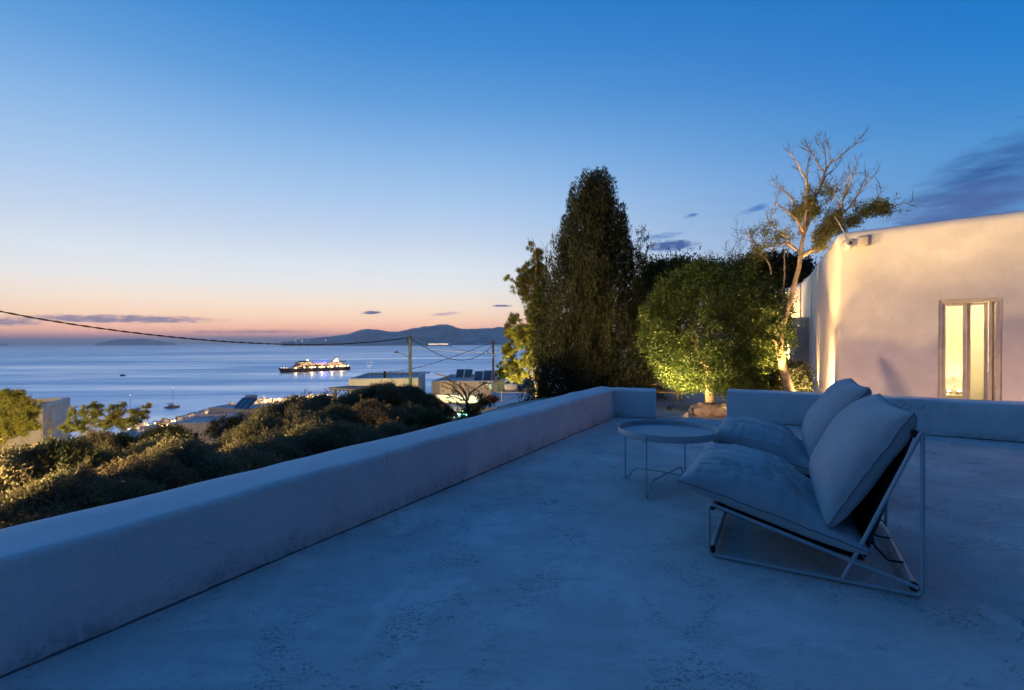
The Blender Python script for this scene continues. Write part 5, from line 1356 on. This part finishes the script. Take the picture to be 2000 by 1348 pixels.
for s_, wl_, dk, hz in ((-.055, .0, .0, 13.0), (-.02, .01, .10, 12.4), (.03, .16, .26, 11.6), (.10, .36, .46, 10.6), (.2, .48, .5, 10), (.5, .5, .5, 9.6), (.8, .5, .5, 9.8), (.93, .44, .48, 10.0), (1.0, .34, .42, 10.2)):
    st_.append([(max(s_, 0) * Ls if wl_ < .005 else s_ * Ls, -wl_ * Bm, -.5), (s_ * Ls, -dk * Bm, hz), (s_ * Ls, dk * Bm, hz), (max(s_, 0) * Ls if wl_ < .005 else s_ * Ls, wl_ * Bm, -.5)])
b.add([p for r_ in st_ for p in r_], [(i * 4 + k, i * 4 + k + 1, i * 4 + 5 + k, i * 4 + 4 + k) for i in range(len(st_) - 1) for k in range(3)] + [((len(st_) - 1) * 4 + k for k in range(4))])
b.build('hull', m_hull, shp)
tiers = [(.13, .955, 10, 14.2), (.155, .94, 14.2, 17.6), (.175, .90, 17.6, 20.8), (.185, .87, 20.8, 23.8), (.19, .42, 23.8, 27.0)]
for k, (a, c, z0, z1) in enumerate(tiers):
    b = MB(); w_ = Bm * (.49 - .012 * k); lead = .05 if k < 4 else .012
    po = [(a * Ls - lead * Ls * .0, -w_ * .4), ((a + lead) * Ls, -w_), (c * Ls, -w_), (c * Ls, w_), ((a + lead) * Ls, w_), (a * Ls, w_ * .4)]
    b.prism(po, z0, z1 - .5); dk_ = b.build('deck', m_ship, shp)
    b = MB(); po2 = [(p[0], p[1] * 1.04) for p in po]; b.prism(po2, z1 - .5, z1 + .0); b.build('deck_edge', m_sdk, dk_)
    n_ = int((c - a - lead) * 74)
    for i in range(n_):
        if rng.random() < (.12 if k else .6): continue
        x = (a + lead + .012 + (c - a - lead - .02) * i / n_) * Ls
        if k > 0: b = MB(); b.box((x, -w_ - .03, (z0 + z1) / 2 - .2), (1.5, .12, 1.3)); b.build('window', e_warm2, dk_)
for i in range(13):
    s_ = [.155, .28, .40, .435, .50, .57, .63, .69, .765, .81, .855, .89, .93][i] + .02
    b = MB(); b.ball((s_ * Ls, -Bm * .5 - .2, 12.2), 1.6, 1); b.build('deck_light', e_warm, shp)
for s_, z, r_ in ((.02, 12.8, .9), (.06, 12.4, .7), (-.02, 13.2, .7)): b = MB(); b.ball((s_ * Ls, -Bm * .2, z), r_, 1); b.build('deck_light', e_warm, shp)
b = MB(); b.prism([(.235 * Ls, -5), (.36 * Ls, -7), (.36 * Ls, 7), (.235 * Ls, 5)], 27, 29.5); b.build('bridge_top', m_sdk, shp)
b = MB(); b.lathe([(3.2, 27), (3.2, 32), (2.5, 34), (1, 35)], (.36 * Ls, 0, 0), 12); b.build('radar_dome', e_white, shp)  # dome is no lamp; its lit look comes from a glowing material
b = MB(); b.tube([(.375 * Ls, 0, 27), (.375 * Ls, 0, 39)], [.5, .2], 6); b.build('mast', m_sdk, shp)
b = MB(); b.add([(.745 * Ls, -5, 25), (.83 * Ls, -5, 25), (.83 * Ls, 5, 25), (.745 * Ls, 5, 25), (.785 * Ls, -3, 36), (.812 * Ls, -3, 36), (.812 * Ls, 3, 36), (.785 * Ls, 3, 36)], [(0, 1, 5, 4), (1, 2, 6, 5), (2, 3, 7, 6), (3, 0, 4, 7), (4, 5, 6, 7)]); b.build('funnel', e_white, shp)  # funnel emits by itself, its floodlit look is in the material
b = MB(); b.tube([(.72 * Ls, -2, 27), (.785 * Ls, -3.2, 37.5), (.80 * Ls, -3.2, 38.2)], [.9, 1.2, 1.8], 8); b.build('funnel_wing', m_sdk, shp)
b = MB(); b.box((.53 * Ls, -Bm * .40, 25), (.20 * Ls, .6, 1.6)); b.build('blue_lit_rail', e_blue, shp)
for s_, z in ((.555, 31), (.63, 31.5)):
    b = MB(); b.tube([(s_ * Ls, -6, 24), (s_ * Ls, -6, z)], .25, 5); mo = b.build('light_mast', m_sdk, shp); b = MB(); b.ball((s_ * Ls, -6, z), 1.2, 1); b.build('blue_lamp', e_blue, mo)
for s_, z in ((.90, 26), (.915, 24), (.985, 15), (.99, 12.5)): b = MB(); b.ball((s_ * Ls, -4, z), 1.3, 1); b.build('stern_lamp', e_white, shp)
b = MB(); b.prism([(.875 * Ls, -9), (.935 * Ls, -8), (.935 * Ls, 8), (.875 * Ls, 9)], 23.8, 26.5); b.build('aft_house', m_ship, shp)
for i in range(6): b = MB(); b.bbox(((.34 + .062 * i) * Ls, -Bm * .5 - 1.0, 15.6), (8.5, 2.2, 2.2), .6); b.build('lifeboat', m_sdk, shp)
for k, (s_, en, cl_) in enumerate(((.17, 2.5e5, (1, .62, .26)), (.40, 3.5e5, (1, .62, .26)), (.55, 3e5, (1, .62, .26)), (.70, 3e5, (1, .62, .26)), (.85, 3e5, (1, .62, .26)), (.6, 5e5, (.15, .12, 1)))):
    lamp_light('promenade_glow', 'POINT', (s_ * Ls, -Bm * .5 - 3.5, 11.5 if k < 5 else 27), en * .03, cl_, 1.0, shp)
# ferry and its wake
fw0, fw1 = gnd(830, 676.3, ZS), gnd(857, 675.6, ZS); fy = thing('ferry', 'bright white ferry far out below the island', 'ship', tuple(fw0), math.atan2((fw1 - fw0).y * .2, (fw1 - fw0).x))
FLn = (fw1 - fw0).length * .92
m_ferry = mat('ferry_white', (.75, .72, .70), .5); e_ferry = emit('ferry_windows', (1, .76, .56), 2.2)
b = MB(); b.prism([(0, 0), (.06 * FLn, -12), (FLn, -12), (FLn, 12), (.06 * FLn, 12)], 0, 18); b.build('hull', m_ferry, fy)
b = MB(); b.prism([(.06 * FLn, -11), (.92 * FLn, -11), (.92 * FLn, 11), (.06 * FLn, 11)], 18, 48); b.build('superstructure', m_ferry, fy)
for k in range(3): b = MB(); b.box((.5 * FLn, -11.4, 23 + k * 9), (.76 * FLn, .5, 4.5)); b.build('window_band', e_ferry, fy)
b = MB(); b.prism([(.64 * FLn, -6), (.74 * FLn, -6), (.74 * FLn, 6), (.64 * FLn, 6)], 48, 66); b.build('funnel', m_ferry, fy)
m_foam = mat('foam', (.9, .9, .92), .16, .05, .01, metallic=.9, spec=.5)
def ribbon(label, pl, wpx):
    b = MB(); vs = []; fs = []
    for i, (px, py) in enumerate(pl):
        k = math.sin(math.pi * (i + .35) / (len(pl) - .3)) ** .6 * wpx
        a, c = gnd(px, py - k, ZS + .4), gnd(px, py + k, ZS + .4); vs += [a, c]
    for i in range(len(pl) - 1): fs.append((2 * i, 2 * i + 1, 2 * i + 3, 2 * i + 2))
    b.add(vs, fs, True); b.build('wake', m_foam, kind='stuff', label=label, cat='wake')
ribbon('pale curved wake trailing from the ferry', [(783, 680), (795, 679), (810, 679), (830, 681), (860, 684.5), (890, 687), (930, 688.5), (970, 688), (1010, 686.5)], 1.2)
# sailing boats
m_sail_hull = mat('boat_white', (.55, .53, .52), .4); m_spar = mat('spar', (.25, .25, .27), .5)
cb_ = gnd(336, 796.5, ZS); cat = thing('catamaran', 'moored catamaran with a tall mast off the town', 'boat', tuple(cb_), R(8))
for y in (-3, 3):
    b = MB(); n_ = 9; vs = []; 
    for i in range(n_):
        s_ = i / (n_ - 1) * 2 - 1; w_ = .9 * (1 - abs(s_) ** 3); h_ = 2.0 + .5 * s_; vs += [(s_ * 7.5, y - w_ * .6, 0), (s_ * 7.5, y - w_, h_), (s_ * 7.5, y + w_, h_), (s_ * 7.5, y + w_ * .6, 0)]
    b.add(vs, [(i * 4 + k, i * 4 + k + 1, i * 4 + 5 + k, i * 4 + 4 + k) for i in range(n_ - 1) for k in range(3)]); b.build('hull', m_sail_hull, cat)
b = MB(); b.prism([(-4.5, -3.4), (3, -3), (4.5, 0), (3, 3), (-4.5, 3.4)], 1.8, 2.4); b.prism([(-3, -2.2), (2, -2), (3, 0), (2, 2), (-3, 2.2)], 2.4, 4.2); b.build('cabin', m_sail_hull, cat)
b = MB(); b.box((-3.0, 0, 5.6), (5.5, 5, .25)); b.build('bimini', m_sdk, cat)
b = MB(); b.tube([(1, 0, 3), (1, 0, 24.5)], [.18, .12], 6); ms = b.build('mast', m_spar, cat); b = MB(); b.tube([(1, 0, 5), (-6, 0, 5.6)], .22, 6); b.build('boom', m_spar, cat)
b = MB(); b.tube([(1, 0, 24), (7.2, 0, 2.6)], .05, 4); b.build('forestay', m_spar, cat); b = MB(); b.ball((1, 0, 25), .35, 1); b.build('anchor_light', emit('anchor_light', (.85, .9, 1), 6), ms)
sb_ = gnd(255, 802, ZS); sy = thing('sailing_boat', 'second sailing boat, only its mast showing above the pines', 'boat', tuple(sb_))
b = MB(); b.prism([(-6, -1.5), (3, -1.5), (6.5, 0), (3, 1.5), (-6, 1.5)], 0, 1.6); b.build('hull', m_sail_hull, sy)
b = MB(); b.tube([(0, 0, 1.5), (0, 0, 18)], .15, 6); ms = b.build('mast', m_spar, sy); b = MB(); b.ball((0, 0, 18.3), .35, 1); b.build('anchor_light', MATS['anchor_light'], ms)
yb = gnd(240, 734.5, ZS); yt = thing('small_boat', 'tiny boat with blue cover far out on the water', 'boat', tuple(yb), R(15))
b = MB(); b.prism([(-6, -2), (3, -2), (6.5, 0), (3, 2), (-6, 2)], 0, 2.4); b.build('hull', mat('blue_hull', (.02, .08, .5), .5), yt)
b = MB(); b.tube([(0, 0, 2), (0, 0, 10)], .25, 5); b.build('mast', m_spar, yt); b = MB(); b.prism([(-4, -1.5), (1, -1.5), (1, 1.5), (-4, 1.5)], 2.4, 4.2); b.build('cabin', mat('blue_cover', (.03, .12, .6), .6), yt)
fs_ = gnd(312, 676.5, ZS); cs = thing('cargo_ship', 'very distant small ship under the faint island', 'ship', tuple(fs_))
b = MB(); b.prism([(-28, -8), (22, -8), (32, 0), (22, 8), (-28, 8)], 0, 14); b.build('hull', m_sdk, cs)
b = MB(); b.prism([(-26, -7), (-8, -7), (-8, 7), (-26, 7)], 14, 40); b.build('superstructure', m_ferry, cs); b = MB(); b.ball((-17, 0, 44), 5, 1); b.build('lamp', e_white, cs)

# ---- the town at the water
m_tw = [mat('town_white_%d' % k, c_, .85, .08, .2) for k, c_ in enumerate(((.66, .64, .62), (.56, .54, .53), (.44, .41, .38), (.62, .56, .48)))]
e_win = emit('town_window', (1, .62, .25), 2.2)
spots = []
for k in range(6000):
    if len(spots) >= 270: break
    px = 250 + 400 * rng.random() ** 1.25; rs_ = float(np.interp(px, [a for a, _ in SHORE], [b_ for _, b_ in SHORE])); d = rs_ - 5 - 190 * rng.random() ** 1.3
    v = ray(px, 700); v.z = 0; v.normalize(); p = v * d
    if all((p - q).length > 9.3 for q, _, _ in spots): spots.append((p, d, rs_))
tmeshes = []
for k in range(14):
    b = MB(); w_, d_, h_ = rng.uniform(7, 13), rng.uniform(7, 12), rng.choice([3.4, 4, 6.5, 7])
    b.prism([(-w_ / 2, -d_ / 2), (w_ / 2, -d_ / 2), (w_ / 2, d_ / 2), (-w_ / 2, d_ / 2)], -6, h_)
    b.prism([(-w_ / 2 + .4, -d_ / 2 + .4), (w_ / 2 - .4, -d_ / 2 + .4), (w_ / 2 - .4, d_ / 2 - .4), (-w_ / 2 + .4, d_ / 2 - .4)], h_, h_ + .15)
    if rng.random() < .5: x = rng.uniform(-2, 2); b.prism([(x - 1.6, -1), (x + 1.6, -1), (x + 1.6, 2.2), (x - 1.6, 2.2)], h_ + .15, h_ + 2.5)
    for fl in range(2 if h_ > 6 else 1):
        for c in range(int(w_ // 3)):
            b.cur = 2 if rng.random() < .25 else 1
            b.box((-w_ / 2 + 1.6 + c * 3, -d_ / 2 - .02, 1.7 + fl * 3), (1.0, .1, 1.4)); b.cur = 0
    tmeshes.append(b.mesh('town_house', [m_tw[k % 4], m_win, e_win]))
for k, (p, d, rs_) in enumerate(sorted(spots, key=lambda s: -s[1])):
    lbl = ('small white cube house on the lit waterfront of the town' if rs_ - d < 45 else 'small white cube house packed in the lower town by the bay')
    link('town_house', tmeshes[k % 14], None, lbl, 'house', 'waterfront houses' if rs_ - d < 45 else 'houses of the lower town', None, (p.x, p.y, land_z(p.x, p.y) + .2), R(rng.uniform(-30, 30)))
m_lampost = mat('lamp_post', (.05, .05, .05), .5)
tl = [(s[0], s[1]) for s in spots]
cand = []
vis_ = [s_ for s_ in spots if s_[2] - s_[1] < 115]
for k in range(30):
    p_, d_, _ = vis_[int(rng.integers(len(vis_)))]; cand.append((1000 + F * p_.x / p_.y, d_ - 7.5))
for k, (px, d) in enumerate(cand):
    v = ray(px, 700); v.z = 0; v.normalize(); p = v * d; z = land_z(p.x, p.y)
    t = thing('town_lamp', 'small warm street lamp glowing between the town houses', 'street lamp', (p.x, p.y, z), 0, 'street lamps of the lower town')
    b = MB(); b.tube([(0, 0, 0), (0, 0, 8.5)], .12, 5); b.build('post', m_lampost, t)
    b = MB(); b.ball((0, 0, 8.8), .45, 1); b.build('lamp', emit('town_lamp', (1, .62, .25), 18), t)
    lamp_light('town_glow', 'POINT', (0, 0, 9.6), 15000 * rng.uniform(.4, 1.8), (1, .6, .24), .5, t)

# ================================================================== LAMPS
def street_lamp(label, p, head, energy, colr, ht=.15, spot=None, target=None):
    p = Vector(p); t = thing('street_lamp', label, 'street lamp', tuple(p)); h = Vector(head) - p
    b = MB(); b.tube([(0, 0, 0), (0, 0, h.z * .9), (h.x * .3, h.y * .3, h.z * 1.0), (h.x, h.y, h.z)], [.07, .055, .04, .03], 8); b.build('post', m_lampost, t)
    b = MB(); b.bbox(tuple(h + Vector((0, 0, -.02))), (.4, .22, .1), .03); hd = b.build('lamp_head', m_lampost, t)
    b = MB(); b.box(tuple(h + Vector((0, 0, -.078))), (.3, .16, .01)); b.build('lens', emit('sodium_lens', (1, .6, .2), 20), hd)
    lamp_light('street_glow', 'POINT', tuple(h + Vector((0, 0, -.22))), energy, colr, ht, t)
SOD = (1.0, .64, .24)
street_lamp('warm street lamp on the lane left of the shrubs', (-10.2, 6.4, -3.6), (-9.7, 6.4, -.85), 3600, SOD)
street_lamp('warm street lamp farther down the lane on the left', (-22.5, 13.5, -4.5), (-22, 13.5, -2.4), 22000, SOD)
street_lamp('warm street lamp at the lane behind the shrub thicket', tuple(at(760, 800, 30) - Vector((0, 0, 3))), tuple(at(768, 772, 30)), 2600, SOD)
street_lamp('warm street lamp in the lane by the low cream wall', tuple(at(838, 800, 33) - Vector((0, 0, 2.6))), tuple(at(842, 786, 33.5)), 420, SOD)
street_lamp('greenish lamp standing in the paved yard', tuple(at(905, 838, 31) - Vector((0, 0, .6))), tuple(at(905, 800, 31) ), 2600, (.22, 1.0, .66))
sp0 = at(1008, 800, 15.2); spike_light((sp0.x, sp0.y, land_z(sp0.x, sp0.y) + .3), tuple(at(1028, 600, 16.6)), 8000, 'spiked garden spotlight on the slope, aimed at the feathery pine', 66, .05, (1, .74, .2))
street_lamp('warm lamp low on the slope beside the terrace, left of the camera', (-6.6, .6, -2.6), (-6.3, .6, -.12), 6000, SOD)
# patio spotlights
pA = at(1308, 800, 9.8); pA = Vector((pA.x, pA.y, zp + .16))
spike_light(tuple(pA), tuple(ctr + Vector((-.85, -.1, .2))), 1000, 'spiked garden spotlight under the left side of the round tree', 146, .04, (1, .60, .22))
pB = wa + wn * .9 + wd * -1.0
pB = at(1512, 700, 9.25); spike_light((pB.x, pB.y, zp + .16), (pB.x + .6, pB.y + .45, 3.2), 1500, 'spiked garden spotlight in the leafy bush, aimed up the trunk', 58)
w3 = at(1553, 600, 17.4); spike_light((w3.x - .7, w3.y + .1, zp + .16), (w3.x + .3, w3.y + .2, 1.6), 4500, 'spiked garden spotlight washing the farthest house wall', 130)
for k, t_ in enumerate((.55, 3.3)):
    q = C_ + SD * t_ + sn * .16
    spike_light((q.x, q.y, zp + .16), (q.x - sn.x * .2, q.y - sn.y * .2, 2.4), 420, ['spiked garden spotlight at the side wall, near the house corner', 'spiked garden spotlight at the side wall, beyond the slit niche'][k], 60)

for k, (u_, r_, en) in enumerate(((.55, .1, 150), (.55, 2.4, 20), (.6, 4.6, 95))):
    fl0 = gap1 + U * u_ + RD * r_; tg = fl0 - FN * 3 + FD * .5
    spike_light((fl0.x, fl0.y, zp + .2), (tg.x, tg.y, 1.7), en, 'spiked garden spotlight behind the back parapet, ' + ['nearest the gap', 'in the middle of the wall', 'farthest from the gap'][k], 165, .02, (1, .56, .31), .3)
street_lamp('low warm bollard lamp left of the nearest shrubs', (-5.5, 3.9, -2.4), (-5.3, 3.9, .12), 520, SOD)
# agave beside it: its leaves throw the curved shadows on the facade
fl0 = gap1 + U * .55 + RD * .1; ag0 = fl0 + (C_ + FD * 1.1 - fl0).normalized() * .42; ag = thing('agave', 'agave on the patio behind the back parapet', 'plant', (ag0.x, ag0.y, zp))
for k in range(15):
    a = k * 2.4; ln_ = .62 + .14 * rng.random(); e_ = .35 + .5 * rng.random(); b = MB(); vs = []
    for j in range(7):
        t_ = j / 6; r_ = ln_ * t_ * math.cos(e_ * (1 - .45 * t_)); z_ = ln_ * t_ * math.sin(1.35 - e_ * .9 * t_) * 1.05; w_ = .032 * (1 - t_) ** .6 * (.6 + t_) + .002
        ca, sa = math.cos(a), math.sin(a); vs += [(ca * r_ - sa * w_, sa * r_ + ca * w_, z_ + .015), (ca * r_, sa * r_, z_), (ca * r_ + sa * w_, sa * r_ - ca * w_, z_ + .015)]
    b.add(vs, [(j * 3 + i, j * 3 + i + 1, j * 3 + i + 4, j * 3 + i + 3) for j in range(6) for i in range(2)], True); b.build('leaf', m_cact, ag)

q = Vector((5.75, 9.35, 0)); tg = C_ + SD * 2.4  # fill light added to brighten the side wall, out of view
spike_light((q.x, q.y, zp + .2), (tg.x, tg.y, 1.4), 420, 'added unseen fill spotlight beside the leaning trunk, washing the side wall', 120, .05, (1, .58, .26), .5)

# ================================================================== EVENING HAZE
hz_ = MB(); hz_.box((0, 12000, (ZS - 1 + 470) / 2), (130000, 130000, 470 - ZS + 1))
mh = bpy.data.materials.new('haze'); mh.use_nodes = True; th_ = mh.node_tree; th_.nodes.clear()
pv_ = th_.nodes.new('ShaderNodeVolumePrincipled'); pv_.inputs['Color'].default_value = (.92, .93, 1.0, 1); pv_.inputs['Density'].default_value = 4.4e-5; pv_.inputs['Anisotropy'].default_value = 0.55
oo = th_.nodes.new('ShaderNodeOutputMaterial'); th_.links.new(pv_.outputs[0], oo.inputs['Volume'])
if USE_HAZE: hz_.build('haze', mh, kind='stuff')
